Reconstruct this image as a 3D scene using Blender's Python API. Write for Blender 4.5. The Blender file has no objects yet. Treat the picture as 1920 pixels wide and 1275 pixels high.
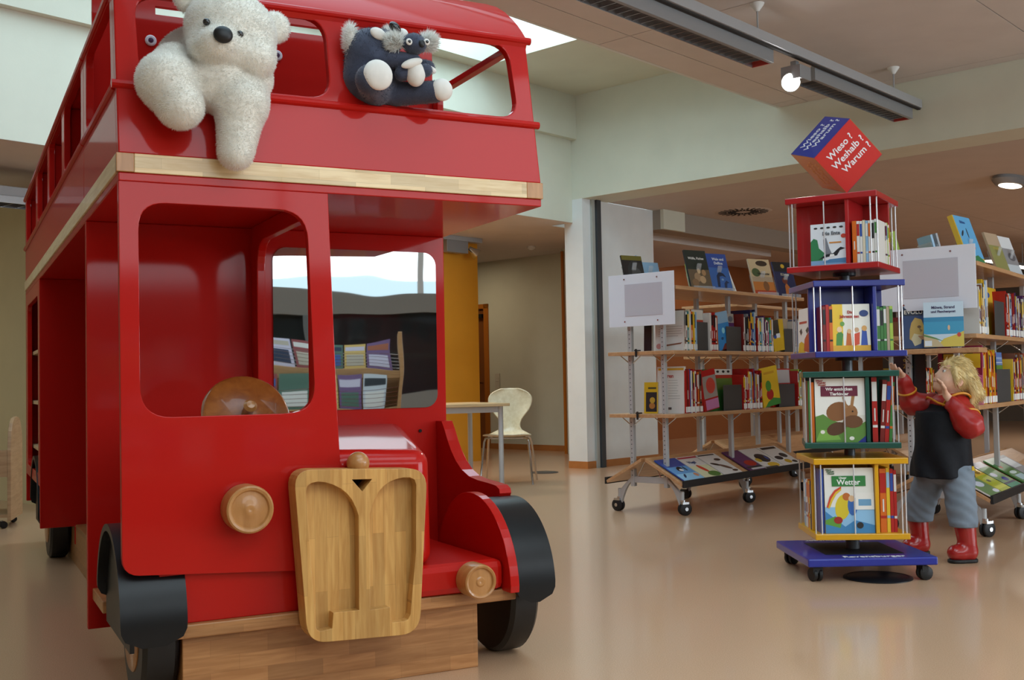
import bpy, bmesh, math, random
import numpy as np
from mathutils import Vector, Matrix
from mathutils.geometry import tessellate_polygon
random.seed(7)
SC = bpy.context.scene
COL = SC.collection
PI = math.pi

# ------------------------------------------------------------------ camera, world, light, exposure
cd = bpy.data.cameras.new('camera'); cam = bpy.data.objects.new('camera', cd); COL.objects.link(cam)
cd.sensor_width = 36.0; cd.lens = 2068.4 / 1920 * 36.0; cd.clip_start = 0.02
PIT, ROL, CH = math.radians(2.1206), math.radians(-1.0993), 0.88
_w = Vector((0, math.cos(PIT), math.sin(PIT))); _u0 = Vector((0, -math.sin(PIT), math.cos(PIT))); _r0 = Vector((1, 0, 0))
_r = math.cos(ROL) * _r0 + math.sin(ROL) * _u0; _u = -math.sin(ROL) * _r0 + math.cos(ROL) * _u0
cam.matrix_world = Matrix(((_r.x, _u.x, -_w.x, 0), (_r.y, _u.y, -_w.y, 0), (_r.z, _u.z, -_w.z, CH), (0, 0, 0, 1)))
SC.camera = cam
SC.view_settings.view_transform = 'Standard'; SC.view_settings.look = 'None'
SC.view_settings.gamma = 1.0; SC.view_settings.use_curve_mapping = False
SC.view_settings.exposure = 0.78
try:
    SC.cycles.use_denoising = True
    SC.cycles.max_bounces = 6; SC.cycles.diffuse_bounces = 3; SC.cycles.glossy_bounces = 3; SC.cycles.transparent_max_bounces = 6
    SC.cycles.sample_clamp_indirect = 6.0
except Exception: pass
wd = bpy.data.worlds.new('daylight'); SC.world = wd; wd.use_nodes = True
wd.node_tree.nodes['Background'].inputs[0].default_value = (0.70, 0.90, 1.0, 1)
wd.node_tree.nodes['Background'].inputs[1].default_value = 1.0

# room frame: a runs along the back wall (to the right and away), b runs away to the left; origin at the pillar corner
C0 = Vector((0.722, 10.908, 0)); RY = math.radians(47.68)
RU = Vector((math.cos(RY), math.sin(RY), 0)); RV = Vector((-math.sin(RY), math.cos(RY), 0))
def RW(a, b, z): return C0 + a * RU + b * RV + Vector((0, 0, z))
def area(name, loc, direction, sx, sy, power, color=(1, 1, 1), spread=180):
    l = bpy.data.lights.new(name, 'AREA'); l.shape = 'RECTANGLE'; l.size = sx; l.size_y = sy; l.energy = power; l.color = color
    l.spread = math.radians(spread)
    o = bpy.data.objects.new(name, l); COL.objects.link(o); o.location = loc
    z = -Vector(direction).normalized(); x = RU - RU.dot(z) * z; x.normalize(); y = z.cross(x)
    o.matrix_world = Matrix(((x.x, y.x, z.x, loc[0]), (x.y, y.y, z.y, loc[1]), (x.z, y.z, z.z, loc[2]), (0, 0, 0, 1)))
    return o
DAY = (0.86, 0.95, 1.0)
area('skylight_daylight', RW(-2.9, -1.15, 4.2), (0, 0, -1), 2.8, 1.9, 42, (0.60, 0.84, 1.0))
area('skylight_daylight_over_bus', RW(-6.9, -4.3, 4.35), (0, 0, -1), 3.6, 3.4, 22, (0.45, 0.76, 1.0))
area('reading_area_fill', RW(-7.35, -7.68, 3.6), (0, 0, -1), 4.7, 2.3, 54, (.84, .93, 1.0))  # added fill through an invented roof opening, lights the bus front from above
area('clerestory_daylight', RW(-6.9, -10.99, 2.5), RV, 6.6, 1.1, 32, (0.95, 0.97, 1.0))
area('side_window_daylight', RW(-1.1, -10.99, 1.65), RV, 4.8, 1.7, 125, (.84, 0.92, 1.0))

# ------------------------------------------------------------------ helpers
def lin(c):
    if isinstance(c, str): c = tuple(int(c[i:i + 2], 16) / 255 for i in (0, 2, 4))
    return tuple(((x / 12.92) if x <= 0.04045 else ((x + 0.055) / 1.055) ** 2.4) for x in c[:3])
MATS = {}
def mat(name, color, rough=0.5, metal=0.0, coat=0.0, noise=0.0, nscale=20.0, bump=0.0, bscale=200.0, emit=None, estr=0.0, spec=0.5, trans=0.0, stretch=None, alpha=1.0, sheen=0.0):
    if name in MATS: return MATS[name]
    m = bpy.data.materials.new(name); m.use_nodes = True; nt = m.node_tree; b = nt.nodes['Principled BSDF']
    c = lin(color); b.inputs['Base Color'].default_value = (*c, 1); b.inputs['Roughness'].default_value = rough
    b.inputs['Metallic'].default_value = metal; b.inputs['Specular IOR Level'].default_value = spec
    b.inputs['Coat Weight'].default_value = coat; b.inputs['Coat Roughness'].default_value = 0.04
    if trans: b.inputs['Transmission Weight'].default_value = trans
    if alpha < 1: b.inputs['Alpha'].default_value = alpha
    if sheen: b.inputs['Sheen Weight'].default_value = sheen
    if emit: b.inputs['Emission Color'].default_value = (*lin(emit), 1); b.inputs['Emission Strength'].default_value = estr
    if noise or bump:
        tc = nt.nodes.new('ShaderNodeTexCoord'); src = tc.outputs['Object']
        if stretch:
            mp = nt.nodes.new('ShaderNodeMapping'); mp.inputs['Scale'].default_value = stretch; nt.links.new(src, mp.inputs[0]); src = mp.outputs[0]
    if noise:
        n = nt.nodes.new('ShaderNodeTexNoise'); n.inputs['Scale'].default_value = nscale; n.inputs['Detail'].default_value = 4
        nt.links.new(src, n.inputs['Vector'])
        r = nt.nodes.new('ShaderNodeValToRGB')
        r.color_ramp.elements[0].position = 0.3; r.color_ramp.elements[1].position = 0.7
        r.color_ramp.elements[0].color = (*[max(0, x * (1 - noise)) for x in c], 1); r.color_ramp.elements[1].color = (*[min(1, x * (1 + noise)) for x in c], 1)
        nt.links.new(n.outputs['Fac'], r.inputs[0]); nt.links.new(r.outputs[0], b.inputs['Base Color'])
    if bump:
        n = nt.nodes.new('ShaderNodeTexNoise'); n.inputs['Scale'].default_value = bscale; nt.links.new(src, n.inputs['Vector'])
        bp = nt.nodes.new('ShaderNodeBump'); bp.inputs['Strength'].default_value = bump; bp.inputs['Distance'].default_value = 0.01
        nt.links.new(n.outputs['Fac'], bp.inputs['Height']); nt.links.new(bp.outputs[0], b.inputs['Normal'])
    MATS[name] = m; return m
def flat(hexc, rough=0.45): return mat('paint_' + hexc + '_%d' % int(rough * 100), hexc, rough)
def wood(name, c1, c2, stretch, rough=0.35, coat=0.25, strip=None):
    if name in MATS: return MATS[name]
    m = mat(name, c1, rough, coat=coat); nt = m.node_tree; b = nt.nodes['Principled BSDF']
    tc = nt.nodes.new('ShaderNodeTexCoord'); mp = nt.nodes.new('ShaderNodeMapping'); mp.inputs['Scale'].default_value = stretch
    nt.links.new(tc.outputs['Object'], mp.inputs[0])
    n = nt.nodes.new('ShaderNodeTexNoise'); n.inputs['Scale'].default_value = 6; n.inputs['Detail'].default_value = 6; n.inputs['Distortion'].default_value = 0.6
    nt.links.new(mp.outputs[0], n.inputs['Vector'])
    r = nt.nodes.new('ShaderNodeValToRGB'); r.color_ramp.elements[0].position = 0.33; r.color_ramp.elements[1].position = 0.67
    r.color_ramp.elements[0].color = (*lin(c1), 1); r.color_ramp.elements[1].color = (*lin(c2), 1)
    nt.links.new(n.outputs['Fac'], r.inputs[0]); out = r.outputs[0]
    if strip:   # glued staves: a brick pattern that shifts the tone stave by stave
        mp2 = nt.nodes.new('ShaderNodeMapping'); mp2.inputs['Rotation'].default_value = strip[0]; nt.links.new(tc.outputs['Object'], mp2.inputs[0])
        bt = nt.nodes.new('ShaderNodeTexBrick'); bt.inputs['Scale'].default_value = 1.0; bt.inputs['Brick Width'].default_value = strip[1]; bt.inputs['Row Height'].default_value = strip[2]
        bt.inputs['Mortar Size'].default_value = 0.0004; bt.inputs['Color1'].default_value = (0.80, 0.78, 0.74, 1); bt.inputs['Color2'].default_value = (1.12, 1.1, 1.06, 1); bt.inputs['Mortar'].default_value = (0.7, 0.66, 0.6, 1)
        nt.links.new(mp2.outputs[0], bt.inputs['Vector'])
        mx = nt.nodes.new('ShaderNodeMix'); mx.data_type = 'RGBA'; mx.blend_type = 'MULTIPLY'; mx.inputs[0].default_value = 1.0
        nt.links.new(out, mx.inputs[6]); nt.links.new(bt.outputs['Color'], mx.inputs[7]); out = mx.outputs[2]
    nt.links.new(out, b.inputs['Base Color'])
    return m

def tag(o, label=None, cat=None, group=None, kind=None):
    if label: o['label'] = label
    if cat: o['category'] = cat
    if group: o['group'] = group
    if kind: o['kind'] = kind
    return o
def empty(name, loc=(0, 0, 0), rz=0, label=None, cat=None, group=None):
    o = bpy.data.objects.new(name, None); o.empty_display_size = 0.05; COL.objects.link(o)
    o.location = loc; o.rotation_euler = (0, 0, rz); tag(o, label, cat, group); return o
def link(name, me, parent=None, smooth=False, bevel=0, seg=2):
    o = bpy.data.objects.new(name, me); COL.objects.link(o)
    if parent is not None: o.parent = parent
    if smooth:
        me.polygons.foreach_set('use_smooth', [True] * len(me.polygons))
    if bevel:
        md = o.modifiers.new('bevel', 'BEVEL'); md.width = bevel; md.segments = seg; md.limit_method = 'ANGLE'; md.angle_limit = math.radians(40)
        md.use_clamp_overlap = True
    return o
class MB:
    """collects shapes of ONE part into one mesh, with material slots"""
    def __init__(s): s.v = []; s.f = []; s.m = []; s.mats = []
    def mi(s, m):
        if m not in s.mats: s.mats.append(m)
        return s.mats.index(m)
    def add(s, vs, fs, m=None):
        o = len(s.v); s.v += [tuple(p) for p in vs]; i = s.mi(m) if m is not None else 0
        for f in fs: s.f.append(tuple(o + q for q in f)); s.m.append(i)
        return s
    def box(s, x0, x1, y0, y1, z0, z1, m=None, M=None):
        vs = [Vector((x, y, z)) for z in (z0, z1) for y in (y0, y1) for x in (x0, x1)]
        if M is not None: vs = [M @ p for p in vs]
        return s.add(vs, [(0, 2, 3, 1), (4, 5, 7, 6), (0, 1, 5, 4), (2, 6, 7, 3), (0, 4, 6, 2), (1, 3, 7, 5)], m)
    def hexa(s, p, m=None):   # 8 points in the order of box
        return s.add(p, [(0, 2, 3, 1), (4, 5, 7, 6), (0, 1, 5, 4), (2, 6, 7, 3), (0, 4, 6, 2), (1, 3, 7, 5)], m)
    def tube(s, pts, r, m=None, n=8, cap=True, closed=False):
        pts = [Vector(p) for p in pts]; rs = r if isinstance(r, (list, tuple)) else [r] * len(pts)
        vs = []; prev = None; L = len(pts)
        for i, p in enumerate(pts):
            if closed: d = pts[(i + 1) % L] - pts[i - 1]
            else: d = (pts[min(i + 1, L - 1)] - pts[max(i - 1, 0)])
            d.normalize()
            if prev is None:
                a = Vector((0, 0, 1)) if abs(d.z) < 0.9 else Vector((1, 0, 0)); x = d.cross(a).normalized()
            else: x = (prev - prev.dot(d) * d).normalized()
            prev = x; y = d.cross(x)
            for k in range(n):
                t = 2 * PI * k / n; vs.append(p + rs[i] * (math.cos(t) * x + math.sin(t) * y))
        fs = []
        for i in range(L if closed else L - 1):
            j = (i + 1) % L
            for k in range(n): fs.append((i * n + k, i * n + (k + 1) % n, j * n + (k + 1) % n, j * n + k))
        if cap and not closed: fs.append(tuple(range(n))[::-1]); fs.append(tuple((L - 1) * n + k for k in range(n)))
        return s.add(vs, fs, m)
    def lathe(s, prof, m=None, n=24, M=None, cap=True):   # prof: (r, z) along +z
        vs = []; fs = []
        for r, z in prof:
            for k in range(n):
                t = 2 * PI * k / n; vs.append(Vector((r * math.cos(t), r * math.sin(t), z)))
        for i in range(len(prof) - 1):
            for k in range(n): fs.append((i * n + k, i * n + (k + 1) % n, (i + 1) * n + (k + 1) % n, (i + 1) * n + k))
        if cap:
            fs.append(tuple(range(n))[::-1]); fs.append(tuple((len(prof) - 1) * n + k for k in range(n)))
        if M is not None: vs = [M @ p for p in vs]
        return s.add(vs, fs, m)
    def prism(s, loops, d0, d1, fn, m=None):
        """loops: outer outline and holes as (p, q) lists; fn(p, q, d) gives the point; extruded from depth d0 to d1"""
        loops = [list(l) for l in loops]
        flat_ = [p for l in loops for p in l]
        tri = tessellate_polygon([[Vector((p[0], p[1], 0)) for p in l] for l in loops])
        n = len(flat_); vs = [fn(p[0], p[1], d0) for p in flat_] + [fn(p[0], p[1], d1) for p in flat_]
        fs = [tuple(t) for t in tri] + [tuple(n + i for i in reversed(t)) for t in tri]
        o = 0
        for l in loops:
            k = len(l)
            for i in range(k):
                a, b = o + i, o + (i + 1) % k; fs.append((a, b, n + b, n + a))
            o += k
        return s.add(vs, fs, m)
    def mesh(s, name):
        me = bpy.data.meshes.new(name); me.from_pydata([tuple(p) for p in s.v], [], s.f)
        for m in s.mats: me.materials.append(m)
        if len(s.mats) > 1: me.polygons.foreach_set('material_index', s.m)
        bm = bmesh.new(); bm.from_mesh(me); bmesh.ops.recalc_face_normals(bm, faces=bm.faces); bm.to_mesh(me); bm.free()
        me.update(); return me
    def obj(s, name, parent=None, m=None, smooth=False, bevel=0, seg=2):
        if m is not None and not s.mats: s.mats.append(m)
        me = s.mesh(name); o = link(name, me, parent, False, bevel, seg)
        if smooth: shade(me, smooth if isinstance(smooth, (int, float)) and smooth is not True else 35)
        return o
def shade(me, ang=35):
    me.polygons.foreach_set('use_smooth', [True] * len(me.polygons))
    try: me.set_sharp_from_angle(angle=math.radians(ang))
    except Exception: pass
def rrect(x0, x1, y0, y1, r, n=5):
    out = []
    for cx, cy, a0 in ((x1 - r, y0 + r, -90), (x1 - r, y1 - r, 0), (x0 + r, y1 - r, 90), (x0 + r, y0 + r, 180)):
        for i in range(n + 1):
            t = math.radians(a0 + 90 * i / n); out.append((cx + r * math.cos(t), cy + r * math.sin(t)))
    return out
def rpoly(pts, r, n=5):
    """polygon with rounded corners; r one radius or one per corner"""
    out = []; L = len(pts)
    for i in range(L):
        p = Vector(pts[i]); a = (Vector(pts[i - 1]) - p); b = (Vector(pts[(i + 1) % L]) - p); rr = r[i] if isinstance(r, (list, tuple)) else r
        if rr <= 0: out.append((p.x, p.y)); continue
        rr = min(rr, a.length * .49, b.length * .49); A = p + a.normalized() * rr; B_ = p + b.normalized() * rr
        for k in range(n + 1):
            t = k / n; q = (1 - t) ** 2 * A + 2 * t * (1 - t) * p + t * t * B_; out.append((q.x, q.y))
    return out
def copy_tree(o, parent=None):
    c = o.copy(); COL.objects.link(c)
    if parent is not None: c.parent = parent
    for ch in list(o.children): copy_tree(ch, c)
    return c
def text(name, body, size, M, m, parent=None, ax='LEFT', ay='BOTTOM_BASELINE', ext=0.0004, shear=0.0, space=1.0, bold=0.0):
    cu = bpy.data.curves.new(name, 'FONT'); cu.body = body; cu.size = size; cu.align_x = ax; cu.align_y = ay; cu.extrude = ext; cu.shear = shear
    cu.space_character = space; cu.offset = bold; cu.resolution_u = 3
    cu.materials.append(m); tmp = bpy.data.objects.new(name, cu); me = bpy.data.meshes.new_from_object(tmp); bpy.data.objects.remove(tmp); bpy.data.curves.remove(cu)
    me.name = name; o = bpy.data.objects.new(name, me); COL.objects.link(o)
    if parent is not None: o.parent = parent
    o.matrix_local = M; return o
def frame(o, x, y, loc):   # matrix whose x and y axes are the given directions
    x = Vector(x).normalized(); y = Vector(y).normalized(); z = x.cross(y)
    return Matrix(((x.x, y.x, z.x, loc[0]), (x.y, y.y, z.y, loc[1]), (x.z, y.z, z.z, loc[2]), (0, 0, 0, 1)))

# ---- implicit surfaces for soft bodies: smooth union of balls and tapered capsules, polygonised with surface nets
def sd_ell(P, c, r, R=None):
    q = P - np.array(c)
    if R is not None: q = q @ np.array(R)
    r = np.array(r); k0 = np.linalg.norm(q / r, axis=-1); k1 = np.linalg.norm(q / (r * r), axis=-1)
    return k0 * (k0 - 1) / np.maximum(k1, 1e-9)
def sd_cap(P, a, b, ra, rb):
    a = np.array(a, float); b = np.array(b, float); d = b - a; h = np.clip(((P - a) @ d) / max(d @ d, 1e-12), 0, 1)
    return np.linalg.norm(P - a - h[..., None] * d, axis=-1) - (ra + (rb - ra) * h)
def smin(a, b, k):
    if k <= 0: return np.minimum(a, b)
    h = np.clip(0.5 + 0.5 * (b - a) / k, 0, 1); return b + (a - b) * h - k * h * (1 - h)
def surf(fn, lo, hi, step):
    ax = [np.arange(lo[i], hi[i] + step, step) for i in range(3)]
    X, Y, Z = np.meshgrid(*ax, indexing='ij'); P = np.stack([X, Y, Z], -1); D = fn(P)
    nx, ny, nz = D.shape; ins = D < 0
    c = np.zeros((nx - 1, ny - 1, nz - 1), int)
    for i in (0, 1):
        for j in (0, 1):
            for k in (0, 1): c += ins[i:nx - 1 + i, j:ny - 1 + j, k:nz - 1 + k]
    act = (c > 0) & (c < 8); idx = -np.ones(c.shape, int); n = act.sum(); idx[act] = np.arange(n)
    I = np.argwhere(act); acc = np.zeros((n, 3)); cnt = np.zeros(n)
    corners = [(i, j, k) for i in (0, 1) for j in (0, 1) for k in (0, 1)]
    for p in corners:
        for ax_ in range(3):
            if p[ax_] == 0:
                q = list(p); q[ax_] = 1
                d0 = D[I[:, 0] + p[0], I[:, 1] + p[1], I[:, 2] + p[2]]; d1 = D[I[:, 0] + q[0], I[:, 1] + q[1], I[:, 2] + q[2]]
                s = (d0 < 0) != (d1 < 0); t = np.where(s, d0 / np.where(s, d0 - d1, 1), 0)
                pt = I + np.array(p, float); pt[:, ax_] += t; acc[s] += pt[s]; cnt[s] += 1
    V = acc / cnt[:, None] * step + np.array(lo)
    F = []
    for ax_ in range(3):
        d = [0, 0, 0]; d[ax_] = 1; o1, o2 = [i for i in range(3) if i != ax_]
        sh = [slice(0, D.shape[i] - d[i]) for i in range(3)]; sh2 = [slice(d[i], None) for i in range(3)]
        ch = ins[tuple(sh)] != ins[tuple(sh2)]; E_ = np.argwhere(ch)
        ok = (E_[:, o1] > 0) & (E_[:, o2] > 0) & (E_[:, o1] < D.shape[o1] - 1) & (E_[:, o2] < D.shape[o2] - 1); E_ = E_[ok]
        q = []
        for da, db in ((1, 1), (0, 1), (0, 0), (1, 0)):
            e = E_.copy(); e[:, o1] -= da; e[:, o2] -= db; q.append(idx[e[:, 0], e[:, 1], e[:, 2]])
        q = np.stack(q, 1); out = np.where(ins[E_[:, 0], E_[:, 1], E_[:, 2]], 1.0, -1.0)
        nn = np.cross(V[q[:, 2]] - V[q[:, 0]], V[q[:, 3]] - V[q[:, 1]])[:, ax_]
        bad = nn * out < 0; q[bad] = q[bad][:, ::-1]; F.append(q)
    return V, np.concatenate(F)
def soft(name, fn, lo, hi, step, m, parent=None, mats=None, pick=None):
    V, F = surf(fn, lo, hi, step)
    me = bpy.data.meshes.new(name); me.from_pydata(V.tolist(), [], F.tolist())
    for mm in (mats or [m]): me.materials.append(mm)
    if pick is not None:
        cen = V[F].mean(1); me.polygons.foreach_set('material_index', pick(cen).astype(int).tolist())
    me.polygons.foreach_set('use_smooth', [True] * len(F)); me.update()
    bm = bmesh.new(); bm.from_mesh(me); bmesh.ops.recalc_face_normals(bm, faces=bm.faces); bm.to_mesh(me); bm.free()
    o = link(name, me, parent); return o, V, F
def fur(name, V, F, n, length, width, m, parent, seed=1, droop=0.3, keep=None, comb=None, flow=None, jit=.38):
    rng = np.random.default_rng(seed); T = np.concatenate([F[:, [0, 1, 2]], F[:, [0, 2, 3]]])
    A, B_, C_ = V[T[:, 0]], V[T[:, 1]], V[T[:, 2]]; nr = np.cross(B_ - A, C_ - A); ar = np.linalg.norm(nr, axis=1) + 1e-12
    cen = V.mean(0)
    i = rng.choice(len(T), n, p=ar / ar.sum()); r1, r2 = rng.random(n), rng.random(n); sw = r1 + r2 > 1; r1[sw] = 1 - r1[sw]; r2[sw] = 1 - r2[sw]
    P = A[i] + r1[:, None] * (B_ - A)[i] + r2[:, None] * (C_ - A)[i]; N = nr[i] / ar[i][:, None]
    if keep is not None:
        k = keep(P); P, N = P[k], N[k]; n = len(P)
    d = N + rng.normal(0, jit, (n, 3)) + np.array([0, 0, -droop])
    if comb is not None: d = d + comb
    if flow is not None: d = flow - (N @ flow)[:, None] * N + .12 * N + rng.normal(0, .10, (n, 3))
    d /= np.linalg.norm(d, axis=1)[:, None]
    s = np.cross(d, rng.normal(0, 1, (n, 3))); s /= np.linalg.norm(s, axis=1)[:, None]
    L = length * rng.uniform(0.55, 1.15, n)[:, None]
    p0 = P - N * 0.002 - s * width; p1 = P - N * 0.002 + s * width; mid = P + d * L * 0.6 + s * width * 0.6; tip = P + d * L + np.array([0, 0, -droop]) * L * 0.4
    vs = np.stack([p0, p1, mid, tip], 1).reshape(-1, 3); b = np.arange(n) * 4
    fs = np.concatenate([np.stack([b, b + 1, b + 2], 1), np.stack([b, b + 2, b + 3], 1)])
    me = bpy.data.meshes.new(name); me.from_pydata(vs.tolist(), [], fs.tolist()); me.materials.append(m); me.update()
    o = link(name, me, parent); o['kind'] = 'stuff'; return o

def fibre(name, color, t=.5):
    """soft plush fibre: diffuse and translucent in equal parts"""
    m = bpy.data.materials.new(name); m.use_nodes = True; nt = m.node_tree; nt.nodes.remove(nt.nodes['Principled BSDF']); out = nt.nodes['Material Output']
    a = nt.nodes.new('ShaderNodeBsdfDiffuse'); b = nt.nodes.new('ShaderNodeBsdfTranslucent'); x = nt.nodes.new('ShaderNodeMixShader'); x.inputs[0].default_value = t
    for q in (a, b): q.inputs['Color'].default_value = (*lin(color), 1)
    nt.links.new(a.outputs[0], x.inputs[1]); nt.links.new(b.outputs[0], x.inputs[2]); nt.links.new(x.outputs[0], out.inputs['Surface']); MATS[name] = m; return m
# ------------------------------------------------------------------ the room
CREAM = mat('cream_wall', 'd4d5c3', 0.75, noise=0.03, nscale=3, bump=0.03, bscale=90)
WHITEW = mat('white_wall', 'dcdedb', 0.75, noise=0.02, nscale=3)
CEIL = mat('ceiling_board', 'd3cbc5', 0.8, noise=0.03, nscale=4, bump=0.05, bscale=400)
CEILD = mat('ceiling_board_back_room', 'c4b6aa', 0.8, noise=0.03, nscale=4)
YELLOW = mat('ochre_wall', 'd9961f', 0.7, noise=0.04, nscale=2)
BROWNW = mat('orange_brown_wall', '96582c', 0.75, noise=0.08, nscale=1.5)
BASEB = mat('baseboard_wood', 'b0713a', 0.45, noise=0.1, nscale=8)
ORANGE = mat('orange_door', 'b4691b', 0.45, noise=0.08, nscale=5, stretch=(1, 1, .1))
DARK = mat('dark_void', '2a2623', 0.8)
# floor: speckled honey linoleum, waxed
FLOOR = mat('linoleum', 'c08f63', 0.28, spec=0.45); nt = FLOOR.node_tree; b = nt.nodes['Principled BSDF']
tc = nt.nodes.new('ShaderNodeTexCoord')
n1 = nt.nodes.new('ShaderNodeTexNoise'); n1.inputs['Scale'].default_value = 260; n1.inputs['Detail'].default_value = 2; nt.links.new(tc.outputs['Object'], n1.inputs['Vector'])
rp = nt.nodes.new('ShaderNodeValToRGB'); rp.color_ramp.elements[0].position = .3; rp.color_ramp.elements[1].position = .7
rp.color_ramp.elements[0].color = (*lin('bd9470'), 1); rp.color_ramp.elements[1].color = (*lin('d6b190'), 1)
nt.links.new(n1.outputs['Fac'], rp.inputs[0]); nt.links.new(rp.outputs[0], b.inputs['Base Color'])
b.inputs['Roughness'].default_value = 0.30; b.inputs['Coat Weight'].default_value = .5; b.inputs['Coat Roughness'].default_value = .11

def rbox(mb, a0, a1, b0, b1, z0, z1, m=None):
    pts = [RW(a, b_, z) for z in (z0, z1) for b_ in (b0, b1) for a in (a0, a1)]
    return mb.hexa(pts, m)
def struct(name, boxes, m, bevel=0):
    mb = MB()
    for q in boxes: rbox(mb, *q)
    o = mb.obj(name, None, m, bevel=bevel); tag(o, kind='structure'); return o
struct('floor', [(-12.5, 12, -11.2, 7, -.2, 0)], FLOOR)
# back wall above the passage: the upper course stands 7 cm proud, so its underside shows as a ledge
struct('wall_back', [(-9.3, 0, .127, .42, 2.45, 3.28), (-9.3, 0.02, .055, .42, 3.28, 3.74)], CREAM)
# the beam on the right, flush with the pillar
struct('wall_beam', [(0, .42, -11, .127, 2.68, 3.74)], CREAM)
struct('pillar_wall', [(0, 1.21, 0, .232, 0, 2.68)], mat('pillar_white', 'e0e3e1', .75, noise=.03, nscale=5))
struct('trim_1', [(.18, .245, -.045, -.002, 0, 2.68)], mat('dark_pipe', '3c3f42', 0.5))
struct('trim_2', [(.125, .172, -.025, -.002, 0, 2.68)], mat('pipe_rail', 'a9aaa2', 0.35))
# high ceiling with the skylight opening
struct('ceiling_high', [(-1.41, 0, -2.23, .055, 3.72, 3.95), (-9.3, -1.41, -.12, .055, 3.72, 3.95)], CREAM)
struct('skylight_shaft', [(-1.41, -1.35, -2.23, -.06, 3.95, 4.5), (-9.3, -1.41, -.12, -.06, 3.95, 4.5), (-9.4, -9.3, -6.1, 0, 2.45, 4.5), (-9.3, -4.9, -6.45, -6.39, 3.19, 4.5), (-9.8, -4.9, -8.96, -8.9, 3.19, 3.7), (-9.86, -9.8, -8.9, -6.45, 3.19, 3.7), (-4.9, -4.84, -8.9, -6.45, 3.19, 3.7), (-4.96, -4.9, -6.1, -2.23, 3.42, 4.5), (-4.9, -1.35, -2.28, -2.23, 3.4, 4.5)], WHITEW)  # the reading-area boxes line the opening added for its fill light
# low ceiling over the reader side, built of boards with open joints
sof = tag(bpy.data.objects.new('ceiling_low', None), kind='structure'); COL.objects.link(sof)
def panel(a0, a1, b0, b1, z, m, par):
    mb = MB(); rbox(mb, a0 + .004, a1 - .004, b0 + .004, b1 - .004, z, z + .03); return mb.obj('ceiling_panel', par, m)
avals = [-12.4, -9.8, -7.34, -4.9, -2.545, -.15, 0]; bvals = [-11, -8.9, -6.45, -4.41, -2.47, -2.2]
for i in range(len(avals) - 1):
    for j in range(len(bvals) - 1):
        a0, a1, b0, b1 = avals[i], avals[i + 1], bvals[j], bvals[j + 1]
        if (-9.9 < a0 and a1 <= -4.9 and -8.95 < b0 and b1 < -6.4) or (-9.5 < a0 and a1 <= -4.9 and b0 >= -6.46):
            continue
        panel(a0, a1, b0, b1, 3.19, CEIL, sof)
mb = MB(); rbox(mb, -4.9, 0, -11, -2.2, 3.223, 3.30); rbox(mb, -12.4, -4.9, -11, -8.9, 3.223, 3.30); rbox(mb, -12.4, -9.8, -8.9, -6.45, 3.223, 3.30); rbox(mb, -12.4, -9.3, -6.45, 0, 3.223, 3.30)
mb.obj('ceiling_backing', sof, DARK)
rbx = struct('wall_soffit_edge', [(-4.9, 0, -2.199, -2.17, 3.191, 3.74)], WHITEW)
# passage behind the back wall
struct('ceiling_passage', [(-9.3, 4.5, .42, 7, 2.452, 2.6), (-9.3, 0, .127, .42, 2.449, 2.4505)], CEIL)
struct('wall_ochre', [(-2.2, .30, 1.75, 1.95, 0, 2.452)], YELLOW)
struct('wall_passage', [(1.96, 2.1, 1.62, 3.22, 0, 2.452), (1.96, 2.1, 4.02, 7, 0, 2.452), (1.96, 2.1, 3.22, 4.02, 1.86, 2.452)], CREAM)
struct('baseboard_passage', [(1.945, 1.96, 1.66, 3.22, 0, .07)], BASEB)
struct('baseboard_pillar', [(-.012, 0, -.012, .232, 0, .07), (0, 1.21, -.012, 0, 0, .07)], BASEB)
d1 = struct('door_1', [(1.99, 2.03, 3.25, 4.0, 0, 1.84)], mat('brown_door', '8a4e1d', 0.5, noise=.1, nscale=4, stretch=(1, 1, .1)))
mb = MB(); rbox(mb, 1.945, 2.03, 3.17, 3.25, 0, 1.90); rbox(mb, 1.945, 2.03, 3.17, 4.07, 1.84, 1.90); o = mb.obj('door_frame', d1, ORANGE)
mb = MB(); rbox(mb, 1.93, 1.985, 3.27, 3.62, 1.72, 1.77); mb.obj('door_closer', d1, mat('black_metal', '1a1a1a', .4))
mb = MB(); mb.tube([RW(1.985, 3.32, .86), RW(1.93, 3.32, .86), RW(1.93, 3.44, .86)], .011); mb.obj('door_handle', d1, mat('chrome', 'c9ccce', .18, metal=1), smooth=True)
d2 = struct('door_2', [(1.60, 1.62, 1.585, 1.62, 0, 2.42)], ORANGE)
struct('wall_passage_side', [(1.62, 1.96, 1.55, 1.62, 0, 2.452)], CREAM)
struct('wall_left', [(-4.75, -4.55, .9, 6.9, 0, 2.452)], mat('cream_wall_passage', 'ddd2a6', .75, noise=.03, nscale=3))
struct('baseboard_left', [(-4.565, -4.55, .9, 6.9, 0, .07)], BASEB)
struct('wall_far', [(-12.5, 12, 6.9, 7, 0, 2.6), (-12.5, -12.4, -11.2, 7, 0, 4.5), (-9.5, -9.3, .05, 7, 0, 2.6)], CREAM)
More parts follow.
